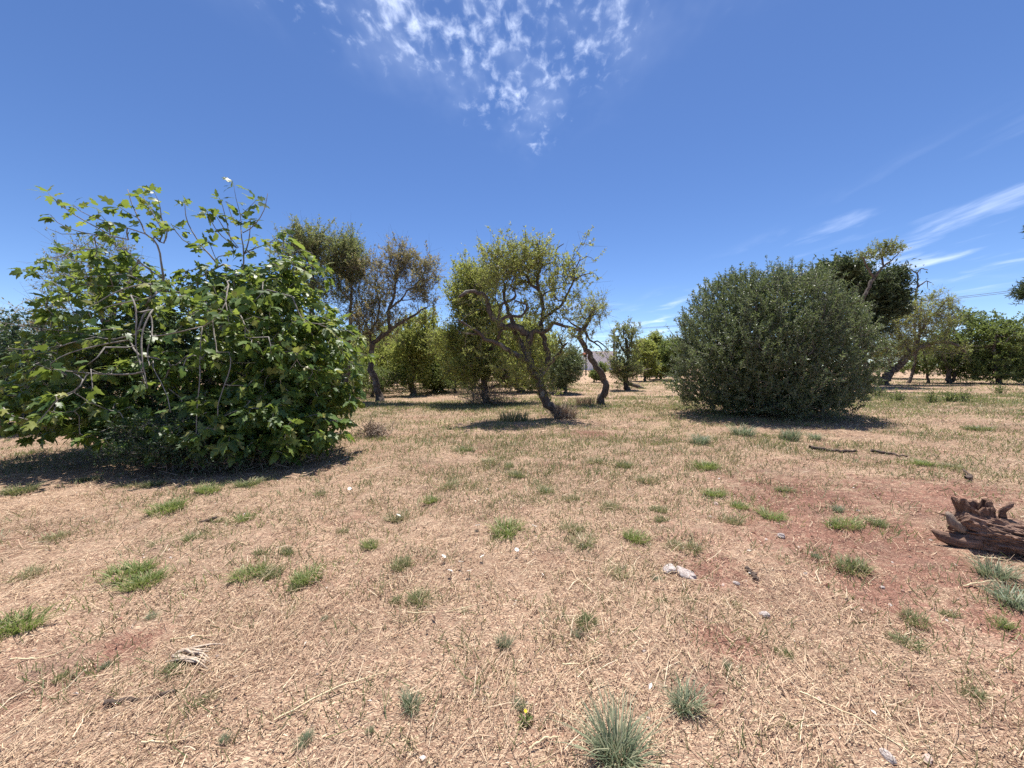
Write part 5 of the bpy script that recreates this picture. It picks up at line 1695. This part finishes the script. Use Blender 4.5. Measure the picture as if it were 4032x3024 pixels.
def build_tussocks():
    g = np.random.default_rng(15)
    tm = {}
    for kd in range(4):
        for v in range(4):
            mb = MB()
            par = {0: (230, .34, .32, 1.0, .016), 1: (190, .32, .32, 1.0, .016), 2: (170, .22, .50, .90, .015), 3: (160, .36, .30, 1.0, .016)}[kd]
            n = par[0]
            q = blade_cluster(g, n, par[1], par[2], par[3], par[4])
            mb.add(q[0], q[1])
            mb.f.append(q[2])
            # a second, off-centre clump makes the outline uneven
            q = blade_cluster(g, n // 2, par[1] * .6, par[2] * .75, par[3], par[4])
            off = mb.c
            mb.add(q[0] + np.array([g.uniform(-.28, .28), g.uniform(-.28, .28), 0]), q[1])
            mb.f.append(q[2] + off)
            tm[kd, v] = mb.mesh('grass_tussock', M['grass%d' % kd], smooth=True)
    # flatter wide one for the foreground
    mb = MB()
    q = blade_cluster(g, 330, .17, .60, .95, .012)
    mb.add(q[0], q[1])
    mb.f.append(q[2])
    big = mb.mesh('grass_tussock', M['grass2'], smooth=True)
    word = ('fresh green', 'dull green', 'grey-green', 'straw-mixed pale green')
    for i, (x, y, wd, kd) in enumerate(GROUND_SPOTS['tussock']):
        special = wd > .19 and y < 1.7 and kd == 2
        o = bpy.data.objects.new('grass_tussock', big if special else tm[kd, i % 4])
        s = wd * 1.05
        o.location = (x, y, float(gz(x, y)))
        o.rotation_euler = (0, 0, g.uniform(0, 6.28))
        o.scale = (s * g.uniform(.75, 1.35), s * g.uniform(.7, 1.2), s * g.uniform(.7, 1.15))
        COL.objects.link(o)
        if special:
            o.scale = (s * 1.1, s * 1.1, s)
            tag(o, 'largest grey-green tussock with long stiff spreading blades', 'grass tussock')
        else:
            size = 'small' if wd < .13 else ('medium' if wd < .26 else 'large')
            o['category'] = 'grass tussock'
            label_later(o, '%s %s grass tussock' % (size, word[kd]), '%s %s grass tussocks' % (size, word[kd]))


build_tussocks()


def build_green_cover():
    g = np.random.default_rng(17)
    for kd, label in ((1, 'thin dull green grass sprouting between the straw'), (0, 'fresh green grass patches in the back of the field'), (3, 'pale half-dry grass scattered over the field')):
        mb = MB()
        P = []
        for (y0, y1, n) in ((1.3, 4.0, 650), (4.0, 9.0, 2700), (9.0, 20.0, 4600), (20.0, 38.0, 1800)):
            x, y = scatter(g, n, y0, y1)
            a = .55 * vnoise(x, y, .45, 30 + kd) + .45 * vnoise(x, y, 1.6, 40 + kd)
            boost = np.zeros(n)
            for (gx, gy) in GROUND_SPOTS['green']:
                boost = np.maximum(boost, np.exp(-((x - gx) ** 2 / (1.5 + .06 * gy * gy) + (y - gy) ** 2 / (1.0 + .012 * gy * gy))))
            pr = sst(.45, .66, a + .30 * boost + .05 * sst(8., 14., y)) * (1 - .7 * red_amount(x, y))
            if kd == 0:
                pr = pr * sst(6.0, 12.0, y)
            k2 = g.random(n) < pr * (1.0 if y0 >= 4 else .55)
            P.append(np.stack([x[k2], y[k2]], 1))
        tk = np.array([(q[0], q[1]) for q in GROUND_SPOTS['tussock'] if q[3] == kd or (kd == 1 and q[3] == 2)])
        P.append(np.repeat(tk, 7, 0) + g.standard_normal((len(tk) * 7, 2)) * .19)
        P = np.concatenate(P)
        nb = 10
        idx = np.repeat(np.arange(len(P)), nb)
        n = len(idx)
        yy = P[idx, 1]
        sp = .04 + .010 * yy
        c = np.stack([P[idx, 0] + g.standard_normal(n) * sp, P[idx, 1] + g.standard_normal(n) * sp, np.zeros(n)], 1)
        c[:, 2] = gz(c[:, 0], c[:, 1]) - .005
        h = (.025 + .045 * g.random(n)) * (1 + .03 * yy)
        e = c + np.stack([g.standard_normal(n) * .55, g.standard_normal(n) * .55, np.ones(n)], 1) * h[:, None]
        strips(mb, c, e, .003 + .0009 * yy, g, .08, True)
        o = mb.build('grass', M['grass%d' % kd], smooth=False, kind='stuff')
        tag(o, label, 'grass')


build_green_cover()

# ------------------------------------------------------------------ dry tufts, saplings, brush
M['dry_blade'] = plain_mat('dry_blade', [(0.0, (.13, .085, .06)), (0.5, (.24, .165, .115)), (1.0, (.40, .30, .20))], .85, .15, tfac=.2)


def dry_tuft(x, y, h, w_, label, seed, mt='dry_blade', n=170, name='dry_tuft', category='dry grass'):
    g = np.random.default_rng(seed)
    mb = MB()
    q = blade_cluster(g, n, w_ * .5, h, .55, .02, .3)
    mb.add(q[0], q[1])
    mb.f.append(q[2])
    o = mb.build(name, M[mt])
    o.location = (x, y, float(gz(x, y)))
    return tag(o, label, category)


def dry_brush(x, y, h, w_, d_, label, seed, n=260, mt='dry_twig', name='dry_brush', r=.006):
    g = np.random.default_rng(seed)
    mb = MB()
    p = np.stack([g.standard_normal(n) * w_ * .28, g.standard_normal(n) * d_ * .28, g.random(n) ** 1.5 * h * .6], 1)
    dr = unit(g.standard_normal((n, 3)) + np.array([0, 0, .55]))
    prisms(mb, p, p + dr * (h * g.uniform(.25, .75, n))[:, None], r, r * .35)
    q = p + dr * (h * .3)
    d2 = unit(dr + g.standard_normal((n, 3)) * .7)
    prisms(mb, q, q + d2 * (h * g.uniform(.15, .45, n))[:, None], r * .6, r * .25)
    o = mb.build(name, M[mt], smooth=False)
    o.location = (x, y, float(gz(x, y)))
    return tag(o, label, 'brush')


dry_tuft(1.66, 11.95, .48, .55, 'tall dry grass tuft leaning on the base of the contorted almond', 61)
dry_tuft(0.05, 11.6, .36, .9, 'green and straw grass clump beside the foot of the contorted almond', 62, 'grass3', 220, 'grass_clump', 'grass')
dry_tuft(3.1, 16.2, .40, .8, 'dry grass tuft beside the slender S-curved almond', 63)
dry_brush(1.55, 11.85, .55, .9, .6, 'brown dead twigs heaped at the foot of the contorted almond', 64, 220)
dry_brush(-1.15, 17.1, 1.15, 2.0, 1.2, 'thicket of dead twigs round the trunk of the leafy yellow-green almond', 65, 520, r=.009)
dry_brush(-4.6, 6.35, .42, 2.0, .8, 'dry broken branches piled under the fig tree', 66, 420, 'dry_twig', 'brush_pile', .008)
dry_brush(-3.3, 9.2, .4, .6, .5, 'dry brown weeds at the edge of the fig shade', 67, 300, r=.007)
for i, (x, y) in enumerate(GROUND_SPOTS['sapling']):
    g = np.random.default_rng(70 + i)
    mb, tw = MB(), MB()
    root = empty('sapling', (x, y, float(gz(x, y))), 'small dark upright sapling in the grass', 'sapling', 'small saplings in the grass')
    label_later(root, 'small dark upright sapling in the open grass', 'small saplings in the grass')
    n = 26
    st = g.standard_normal((n, 3)) * np.array([.10, .10, 0]) + np.array([0, 0, .0])
    dr = unit(np.array([0, 0, 1.0]) + g.standard_normal((n, 3)) * .35)
    en = st + dr * g.uniform(.25, .6, (n, 1))
    prisms(tw, st, en, .006, .002)
    t = g.random((n, 14, 1))
    pos = (st[:, None] + (en - st)[:, None] * t).reshape(-1, 3)
    leaves(mb, pos, unit(g.standard_normal((len(pos), 3)) + np.array([0, 0, .6])), .07, .028, g)
    tw.build('stem', M['twig'], root)
    mb.build('foliage', M['bush'], root, smooth=False)


# ------------------------------------------------------------------ fallen log
def sn(u, v, seed):
    g = np.random.default_rng(seed)
    s = 0
    for _ in range(9):
        a, b, ph = g.uniform(1, 9), g.integers(2, 15), g.uniform(0, 6.28)
        s = s + np.sin(a * u + b * v + ph) / (1 + .12 * b)
    return s / 3.0


def build_log():
    m = bark_mat('log_bark', (.055, .030, .022), (.40, .255, .19), 26.0, 1.5, (.2, 1, 1))
    mi = bark_mat('log_wood', (.055, .028, .019), (.34, .21, .15), 26.0, 1.5, (1, 1, .25))
    mp = bark_mat('root_wood', (.14, .095, .072), (.36, .28, .22), 18.0, .8)
    (x0, y0), (x1, y1) = GROUND_SPOTS['log']
    ang = math.atan2(y1 - y0, x1 - x0)
    bx_, by_ = x0 + .10 * math.cos(ang) - .16 * math.sin(ang) * -1, y0 + .19
    root = empty('fallen_log', (bx_, by_, float(gz(bx_, by_))), 'fallen weathered tree trunk with furrowed bark, hollow branch stub and broken root end', 'log', rz=ang)
    # body lies along local +x
    n, k = 120, 84
    s = np.linspace(0, 1.75, n)
    th = np.linspace(0, 2 * np.pi, k, endpoint=False)
    S, T = np.meshgrid(s, th, indexing='ij')
    r = .155 + .05 * np.exp(-s / .22) - .01 * s
    rid = np.abs(sn(S * 2.0, T, 3)) * .022 + np.abs(sn(S * 8, T * 2.0, 4)) * .016 - .016 * sst(.25, .0, np.abs(sn(S * 1.1, T * 2, 5)))
    RR = r[:, None] + rid - .02 + .05 * np.exp(-S / .15) * np.sin(3 * T + 1)
    RR = RR * np.where(S < .06, .35 + .65 * S / .06, 1.0)[...]
    gr = np.random.default_rng(77)
    fib = gr.standard_normal((n, k))
    for _ in range(10):
        fib[1:] = .72 * fib[:-1] + .28 * fib[1:] if False else .5 * fib[1:] + .5 * fib[:-1]
    fib = fib / fib.std()
    RR = RR + .0075 * fib + .003 * gr.standard_normal((n, k))
    jag = .05 * sn(T * 0 + 1, T, 8) * np.exp(-S / .1)
    V = np.stack([S + jag, RR * np.cos(T) * 1.05, .135 + RR * np.sin(T) * .92], -1)
    V[..., 2] = np.maximum(V[..., 2], -.03)
    i = np.arange(n - 1)[:, None] * k
    j = np.arange(k)[None]
    j2 = (j + 1) % k
    mb = MB().add(V.reshape(-1, 3), np.stack([i + j, i + j2, i + k + j2, i + k + j], -1).reshape(-1, 4))
    mb.f.append(np.arange(k)[None][:, ::-1])
    mb.f.append((np.arange(k) + (n - 1) * k)[None])
    mb.build('log_body', m, root, smooth=False)
    # hollow stub: outer wall up, rim, inner wall down
    rows = [(-.06, .125), (.03, .115), (.07, .108), (.115, .110), (.15, .118), (.172, .112), (.165, .085), (.12, .070), (.06, .055), (.02, .01)]
    k2 = 40
    th = np.linspace(0, 2 * np.pi, k2, endpoint=False)
    ring = []
    for q, (h, rr) in enumerate(rows):
        wob = 1 + .13 * sn(th * 0 + h * 5, th, 12) + .05 * np.sin(3 * th + 1) + .07 * np.abs(sn(th * 0 + h * 14, th * 2, 13))
        top = .030 * np.sin(2 * th + .6) + .018 * np.sin(5 * th) + .014 * np.sin(11 * th + 1) if q >= 4 else 0 * th
        ring.append(np.stack([.16 - h * .25 + rr * wob * np.cos(th), .02 + rr * wob * np.sin(th) * .9, .20 + h + top * (1 if q < 8 else .2)], -1))
    V = np.stack(ring)
    i = np.arange(len(rows) - 1)[:, None] * k2
    j = np.arange(k2)[None]
    j2 = (j + 1) % k2
    MB().add(V.reshape(-1, 3), np.stack([i + j, i + j2, i + k2 + j2, i + k2 + j], -1).reshape(-1, 4)).build('hollow_stub', mi, root, smooth=False)
    tube(mb := MB(), [(.10, -.06, .16), (.03, -.10, .17), (-.03, -.12, .21), (-.05, -.12, .27), (-.065, -.11, .29)], [.05, .042, .032, .024, .012], 9, True, .12, 3).build('root', mp, root)
    tube(mb := MB(), [(.12, -.10, .06), (.0, -.14, .05), (-.10, -.15, .08), (-.15, -.14, .12)], [.075, .06, .04, .018], 9, True, .14, 4).build('root', m, root)
    tube(mb := MB(), [(.30, .02, .26), (.29, .0, .34), (.33, -.01, .40), (.335, -.01, .43)], [.03, .024, .02, .016], 8, True, .10, 5).build('branch_stub', m, root)
    g = np.random.default_rng(31)
    for q in range(7):
        a = g.uniform(-2.4, .2)
        st = np.array([.05 + .08 * g.random(), .13 * np.cos(a), .13 + .12 * np.sin(a) + .06])
        tube(mb := MB(), [st, st + (-.05, -.005, .01), st + (-.10 - .05 * g.random(), g.uniform(-.02, .02), g.uniform(-.01, .04))], [.022, .014, .003], 5, True, .2, 40 + q).build('splinter', mi, root)
    tube(mb := MB(), [(.46, -.02, .27), (.50, -.03, .33), (.525, -.03, .40)], [.024, .020, .017], 8, True, .10, 6).build('branch_stub', m, root)


build_log()

# ------------------------------------------------------------------ stones
def stone_mesh(name, seed, mt, flat=.55, rings=9, seg=14):
    g = np.random.default_rng(seed)
    ph = np.linspace(0, np.pi, rings + 1)
    th = np.linspace(0, 2 * np.pi, seg, endpoint=False)
    A, T = np.meshgrid(ph, th, indexing='ij')
    d = np.stack([np.sin(A) * np.cos(T), np.sin(A) * np.sin(T), np.cos(A)], -1)
    r = np.ones(A.shape)
    for _ in range(7):                       # chop with planes: facets
        nrm = unit(g.standard_normal(3))
        c = g.uniform(.62, .9)
        dd = d @ nrm
        r = np.minimum(r, np.where(dd > 1e-3, c / np.maximum(dd, 1e-3), 9))
    r = r * (1 + .05 * g.standard_normal(r.shape))
    V = d * r[..., None] * np.array([.5, .5 * g.uniform(.55, .9), .5 * flat])
    i = np.arange(rings)[:, None] * seg
    j = np.arange(seg)[None]
    j2 = (j + 1) % seg
    return MB().add(V.reshape(-1, 3), np.stack([i + j, i + seg + j, i + seg + j2, i + j2], -1).reshape(-1, 4)).mesh(name, mt, smooth=False)


M['limestone'] = plain_mat('limestone', [(.3, (.24, .18, .15)), (.5, (.40, .34, .31)), (.75, (.62, .57, .53))], .95, .1, 9.0, .3)
M['stone'] = plain_mat('stone', [(.3, (.36, .24, .19)), (.7, (.60, .48, .41))], .9, .15, 20.0, .2)
(x, y, s) = GROUND_SPOTS['rock'][0]
for dx, dy, k_, sd in ((-.05, .05, .75, 1), (.045, 0, .95, 2)):
    o = bpy.data.objects.new('limestone_rock', stone_mesh('limestone_rock', sd, M['limestone'], .5))
    o.location = (x + dx, y + dy, float(gz(x, y)) + .006)
    o.scale = (s * k_, s * k_, s * k_)
    o.rotation_euler = (0, 0, sd)
    COL.objects.link(o)
    tag(o, 'pale limestone rock, the %s of two touching rocks at the edge of the red soil' % ('smaller' if sd == 1 else 'larger'), 'rock')
sm = [stone_mesh('stone', 20 + q, M['limestone' if q % 2 else 'stone'], .6, 6, 9) for q in range(4)]
for i, (x, y, s) in enumerate(GROUND_SPOTS['rock2']):
    o = bpy.data.objects.new('stone', sm[(1 if i < 3 else i) % 4])
    o.location = (x, y, float(gz(x, y)) + s * .12)
    o.scale = (s * 1.1,) * 3
    o.rotation_euler = (0, 0, i * 1.7)
    COL.objects.link(o)
    pale = (1 if i < 3 else i) % 2
    o['category'] = 'stone'
    label_later(o, 'small %s stone on the ground' % ('whitish' if pale else 'reddish grey'), 'small %s stones' % ('whitish' if pale else 'reddish grey'))


def build_gravel():
    g = np.random.default_rng(23)
    mb, lf = MB(), MB()
    n = 9000
    x, y = scatter(g, n, 1.3, 7.5)
    k2 = g.random(n) < .07 + .9 * red_amount(x, y)
    x, y = x[k2], y[k2]
    n = len(x)
    s = .004 + .013 * g.random(n) ** 3.0
    oc = np.array([(1, 0, 0), (-1, 0, 0), (0, 1, 0), (0, -1, 0), (0, 0, .7), (0, 0, -.7)], float)
    V = np.stack([x, y, gz(x, y) + s * .4], 1)[:, None] + oc[None] * (s[:, None, None] * g.uniform(.6, 1.3, (n, 6, 1)))
    f = np.array([(0, 2, 4), (2, 1, 4), (1, 3, 4), (3, 0, 4), (2, 0, 5), (1, 2, 5), (3, 1, 5), (0, 3, 5)])
    mb.add(V.reshape(-1, 3), ((np.arange(n) * 6)[:, None, None] + f[None]).reshape(-1, 3))
    o = mb.build('gravel', plain_mat('gravel', [(0, (.15, .065, .046)), (.6, (.30, .145, .105)), (.88, (.42, .30, .24)), (.97, (.62, .55, .50)), (1, (.78, .75, .72))], .9, .15), smooth=False, kind='stuff')
    tag(o, 'loose gravel and clods scattered on the bare red soil', 'gravel')
    n = 2600
    x, y = scatter(g, n, 1.2, 9.0)
    p = np.stack([x, y, gz(x, y) + .012 + .012 * g.random(n)], 1)
    az = g.uniform(0, 6.28, n)
    leaves(lf, p, np.stack([np.cos(az), np.sin(az), g.standard_normal(n) * .25], 1), .015 + .035 * g.random(n) ** 2, .007 + .013 * g.random(n) ** 2, g, .3, up=np.array([0, 0, 1.5]))
    o = lf.build('leaf_litter', plain_mat('leaf_litter', [(0, (.10, .065, .05)), (.5, (.28, .19, .14)), (.85, (.50, .40, .30)), (1, (.80, .76, .70))], .8, .2, tfac=.1), smooth=False, kind='stuff')
    tag(o, 'small dead leaves and husks strewn over the straw', 'dead leaves')


build_gravel()

# ------------------------------------------------------------------ sticks, bark, husk bundle, single stalks
M['stick'] = bark_mat('stick_bark', (.04, .03, .026), (.17, .125, .10), 22.0, .7, (1, 1, 1))
M['pale_straw'] = plain_mat('pale_straw', [(.3, (.50, .39, .23)), (.7, (.74, .62, .40))], .7, .3, 30.0)
M['husk'] = plain_mat('husk', [(.3, (.30, .22, .16)), (.7, (.60, .50, .40))], .8, .2, 40.0)


def stick(name, pts, r0, r1, mt, label, category, lift=.012, seed=0):
    P = np.array([(x, y, float(gz(x, y)) + lift + .02 * math.sin(3.1 * i + seed)) for i, (x, y) in enumerate(pts)])
    b = P[0].copy()
    q = np.linspace(0, len(P) - 1, 14)
    Q = np.stack([np.interp(q, np.arange(len(P)), P[:, c]) for c in range(3)], 1) - b
    Q[1:-1] += np.random.default_rng(seed).standard_normal((12, 3)) * np.array([.6, .6, .25]) * r0
    o = tube(MB(), Q, np.linspace(r0, r1, 14), 7, True, .12, seed).build(name, mt)
    o.location = b
    return tag(o, label, category)


S = GROUND_SPOTS
stick('stick', S['stick'], .035, .022, M['stick'], 'dark crooked stick lying in dry grass in front of the olive', 'stick', .03, 1)
stick('stick', S['stick2'], .030, .012, M['stick'], 'thin dark stick lying end to end with a crooked one', 'stick', .03, 2)
stick('stick', [(6.1, 5.14), (6.3, 5.25), (6.6, 5.6)], .022, .010, M['stick'], 'short forked stick behind the fallen log', 'stick', .05, 3)
stick('bark_piece', S['bark'], .016, .006, M['stick'], 'dark strip of bark on the red soil next to the limestone rock', 'bark', .018, 4)
stick('bark_piece', [(-3.3, 4.0), (-3.15, 4.06)], .02, .016, M['stick'], 'short dark piece of bark near the bright tussocks', 'bark', .02, 5)
stick('bleached_stick', [(3.55, 2.62), (3.75, 2.62), (3.95, 2.60)], .010, .006, M['husk'], 'bleached pale stick across a grey-green tussock by the log', 'stick', .03, 6)
stick('lichen_stick', [(-1.95, 1.78), (-1.80, 1.83), (-1.66, 1.84)], .013, .008, M['stick'], 'short mossy stick on the bare soil patch', 'stick', .012, 7)


def build_husk():
    g = np.random.default_rng(88)
    (x0, y0), (x1, y1) = S['husk']
    mb = MB()
    for q in range(15):
        a = g.uniform(-.25, .25)
        L = g.uniform(.12, .30)
        t = np.linspace(0, 1, 7)
        pts = np.stack([t * L, g.uniform(-.05, .05) + t * L * a + .012 * np.sin(t * 5 + q), .012 + .025 * g.random() * np.sin(t * 3) + .006 * q / 5], 1)
        tube(mb, pts, np.interp(t, [0, .4, 1], [.004, .0075, .003]), 5, True)
    o = mb.build('husk_bundle', M['husk'])
    o.location = (x0, y0 + .02, float(gz(x0, y0)))
    o.rotation_euler = (0, 0, -.12)
    tag(o, 'bundle of bleached curled husk fibres on the ground beside bare soil', 'husk')


build_husk()
st_ = S['stalk']
for i in range(0, len(st_), 2):
    a, b_ = st_[i], st_[i + 1]
    o = stick('straw_stalk', [a, ((a[0] + b_[0]) / 2, (a[1] + b_[1]) / 2 + .01), b_], .0042, .0022, M['pale_straw'], 'long single pale straw stalk lying on the litter', 'straw', .022, i)
    label_later(o, 'long single pale straw stalk', 'long loose straw stalks')

# ------------------------------------------------------------------ flowers
M['petal'] = plain_mat('petal', [(0, (.78, .77, .74)), (1, (.85, .84, .82))], .6, .2, tfac=.25)
M['yellow'] = plain_mat('yellow_petal', [(0, (.75, .62, .03)), (1, (.85, .72, .06))], .6, .2, tfac=.2)


def bloom_mesh(mt, name):
    mb = MB()
    k = 10
    th = np.arange(k) * 2 * np.pi / k
    dr = np.stack([np.cos(th), np.sin(th), np.full(k, .25)], 1)
    g = np.random.default_rng(4)
    leaves(mb, dr * .08, dr, .5, .34, g, .12, up=np.array([0, 0, 4.0]))
    return mb.mesh(name, mt)


def disc_mesh(mt, name):
    th = np.linspace(0, 2 * np.pi, 8, endpoint=False)
    v = np.concatenate([[[0, 0, .10]], np.stack([.14 * np.cos(th), .14 * np.sin(th), np.full(8, .03)], 1)])
    return MB().add(v, np.stack([np.zeros(8, int), 1 + np.arange(8), 1 + (np.arange(8) + 1) % 8], 1)).mesh(name, mt)


bm, dm, by, dy_ = bloom_mesh(M['petal'], 'bloom'), disc_mesh(M['yellow'], 'flower_centre'), bloom_mesh(M['yellow'], 'bloom'), disc_mesh(M['yellow'], 'flower_centre')
stem_m = tube(MB(), [(0, 0, -.02), (.004, 0, .03), (0, .003, .062)], [.0022, .002, .0016], 5).mesh('stem', M['grass1'])


def flower(x, y, s, b, d, name, label, group=None, h=.06):
    root = empty(name, (x, y, float(gz(x, y))), label, 'flower', group)
    for nm, me, sc, z in (('stem', stem_m, 1, 0), ('bloom', b, s, h), ('flower_centre', d, s, h)):
        o = bpy.data.objects.new(nm, me)
        o.scale = (sc,) * 3
        o.location = (0, 0, z)
        if nm != 'stem':
            o.rotation_euler = (R(28), R(8), x * 9)
        COL.objects.link(o)
        o.parent = root
    return root


for (x, y) in S['flower']:
    f_ = flower(x, y, .040 + .010 * (y > 3.5), bm, dm, 'white_flower', 'small open white flower on a short stem in dry straw', 'white flowers in the straw')
    label_later(f_, 'small open white flower in dry straw', 'white flowers in the straw')
(x, y) = S['yellow_flower'][0]
r_ = flower(x, y, .016, by, dy_, 'yellow_flower', 'single tiny yellow flower with a few green leaves', None, .058)
mb = MB()
g = np.random.default_rng(6)
th = g.uniform(0, 6.28, 22)
leaves(mb, np.zeros((22, 3)), np.stack([np.cos(th), np.sin(th), g.uniform(.2, .9, 22)], 1), .045, .016, g)
mb.build('foliage', M['grass0'], r_)


# ------------------------------------------------------------------ white house on the rise
def box(mb, c, s):
    c, s = np.array(c, float), np.array(s, float) / 2
    v = np.array([(x, y, z) for x in (-1, 1) for y in (-1, 1) for z in (-1, 1)]) * s + c
    return mb.add(v, np.array([(0, 1, 3, 2), (4, 6, 7, 5), (0, 4, 5, 1), (2, 3, 7, 6), (0, 2, 6, 4), (1, 5, 7, 3)]))


def build_house():
    x, y = 16.9, 75.0
    z = float(gz(x, y))
    root = empty('white_house', (x, y, z), 'low white rendered house with a red tiled lean-to roof behind the trees', 'house')
    white = plain_mat('white_render', [(.3, (.86, .86, .85)), (.7, (.90, .90, .89))], .9, .1, 3.0)
    red = plain_mat('roof_tile', [(.3, (.42, .10, .06)), (.7, (.55, .17, .10))], .8, .2, 6.0)
    dark = plain_mat('window_glass', [(0, (.03, .035, .04)), (1, (.05, .055, .06))], .15, .5, 2.0)
    wood = plain_mat('door_paint', [(0, (.10, .16, .12)), (1, (.13, .20, .15))], .5, .3, 4.0)
    mb = MB()
    box(mb, (0, 0, 1.55), (5.2, 6.0, 3.5))
    mb.build('wall', white, root, smooth=False)
    box(mb := MB(), (0, 0, 3.36), (5.45, 6.25, .18)).build('parapet', white, root, smooth=False)
    box(mb := MB(), (-3.6, 1.0, 1.1), (2.0, 4.0, 2.5)).build('annex_wall', white, root, smooth=False)
    rf = MB()
    v = np.array([(-4.8, -1.3, 2.36), (-2.62, -1.3, 2.95), (-2.62, 3.3, 2.95), (-4.8, 3.3, 2.36)], float)
    rf.add(np.concatenate([v, v + [0, 0, .14]]), np.array([(3, 2, 1, 0), (4, 5, 6, 7), (0, 1, 5, 4), (1, 2, 6, 5), (2, 3, 7, 6), (3, 0, 4, 7)]))
    rr = rf.build('roof', red, root, smooth=False)
    for q in range(12):
        yy = -1.15 + q * .39
        o = tube(MB(), [(-4.84, yy, 2.52), (-2.6, yy, 3.12)], [.09, .09], 8, True).build('roof_tile', red, rr)
    for wy in (-1.3, 1.2):
        f = box(MB(), (2.62, wy, 1.9), (.06, .95, 1.1)).build('window_frame', white, root, smooth=False)
        box(MB(), (2.66, wy, 1.9), (.03, .78, .92)).build('pane', dark, f, smooth=False)
    box(MB(), (2.63, 0, 1.05), (.07, .9, 2.1)).build('door', wood, root, smooth=False)



build_house()


# ------------------------------------------------------------------ utility poles and line
def build_line():
    wood = bark_mat('pole_wood', (.10, .085, .07), (.26, .22, .18), 6.0, .3, (1, 1, .15))
    dark = bark_mat('tarred_wood', (.03, .025, .022), (.09, .075, .065), 6.0, .3, (1, 1, .15))
    cer = plain_mat('insulator', [(0, (.25, .20, .17)), (1, (.35, .30, .26))], .3, .5, 5.0)
    tops = []
    line_dir = math.atan2(24.0 - 63.0, 45.0 - 16.5)
    for (x, y, h, wm, lab) in ((16.6, 63.0, 7.1, wood, 'weathered wooden utility pole with crossarm behind the small tufted almond'),
                               (45.0, 24.0, 7.7, wood, 'wooden utility pole with crossarm beside the wide bush row')):
        z = float(gz(x, y))
        root = empty('utility_pole', (x, y, z), lab, 'pole', None, line_dir + math.pi / 2)
        tube(MB(), [(0, 0, -.3), (0, 0, h * .5), (0, 0, h)], [.17, .15, .12], 10, True).build('pole', wm, root)
        box(MB(), (0, .14, h - .35), (1.3, .10, .12)).build('crossarm', wm, root, smooth=False)
        for sx in (-.55, .55):
            tube(MB(), [(sx, .14, h - .29), (sx, .14, h - .22), (sx, .14, h - .12)], [.03, .06, .045], 8, True).build('insulator', cer, root)
        for sx in (-.55, .55):
            mtx = Matrix.Rotation(line_dir + math.pi / 2, 4, 'Z')
            tops.append((mtx @ Vector((sx, .14, h - .12))) + Vector((x, y, z)))
    x, y = 10.9, 57.0
    z = float(gz(x, y))
    root = empty('thin_pole', (x, y, z), 'thin dark bare pole in front of the white house', 'pole')
    tube(MB(), [(0, 0, -.3), (.02, 0, 3.0), (0, 0, 6.3)], [.10, .085, .07], 8, True).build('pole', dark, root)
    tube(MB(), [(0, 0, 6.3), (0, 0, 6.42)], [.09, .03], 8, True).build('pole_cap', dark, root)
    wm = plain_mat('wire', [(0, (.04, .04, .045)), (1, (.06, .06, .06))], .5, .3)
    for k_ in (0, 1):
        side = ('house-side', 'field-side')[k_]
        for (A, B, lab) in ((tops[k_], tops[2 + k_], '%s power line spanning the sky between the wooden poles' % side), (tops[k_], tops[k_] + (tops[k_] - tops[2 + k_]) * .8, '%s power line running on beyond the weathered pole' % side)):
            t = np.linspace(0, 1, 40)
            a, b_ = np.array(A), np.array(B)
            P = a + (b_ - a) * t[:, None]
            P[:, 2] -= 4 * .55 * t * (1 - t)
            o = tube(MB(), P - P[0], .017, 5, True).build('power_line', wm)
            o.location = P[0]
            tag(o, lab, 'power line', 'power lines')


build_line()

# fallen trunk lying in front of the far bushes
fx, fy = 9.3, 28.2
root = empty('fallen_tree', (fx, fy, float(gz(fx, fy))), 'dark fallen trunk lying beside the small tufted almond', 'fallen tree')
tube(MB(), [(0, 0, .12), (-.5, .1, .28), (-1.0, .15, .45), (-1.5, .2, .8)], [.16, .15, .12, .08], 9, True, .1, 3).build('trunk', M['almond_bark'], root)
tube(MB(), [(-.9, .15, .42), (-1.2, .0, .75), (-1.3, -.1, 1.1)], [.06, .04, .02], 7, True, .1, 4).build('limb', M['almond_bark'], root)
tube(MB(), [(0, 0, .1), (.35, -.1, .02)], [.12, .05], 7, True, .1, 5).build('root', M['almond_bark'], root)

label_look_alikes()
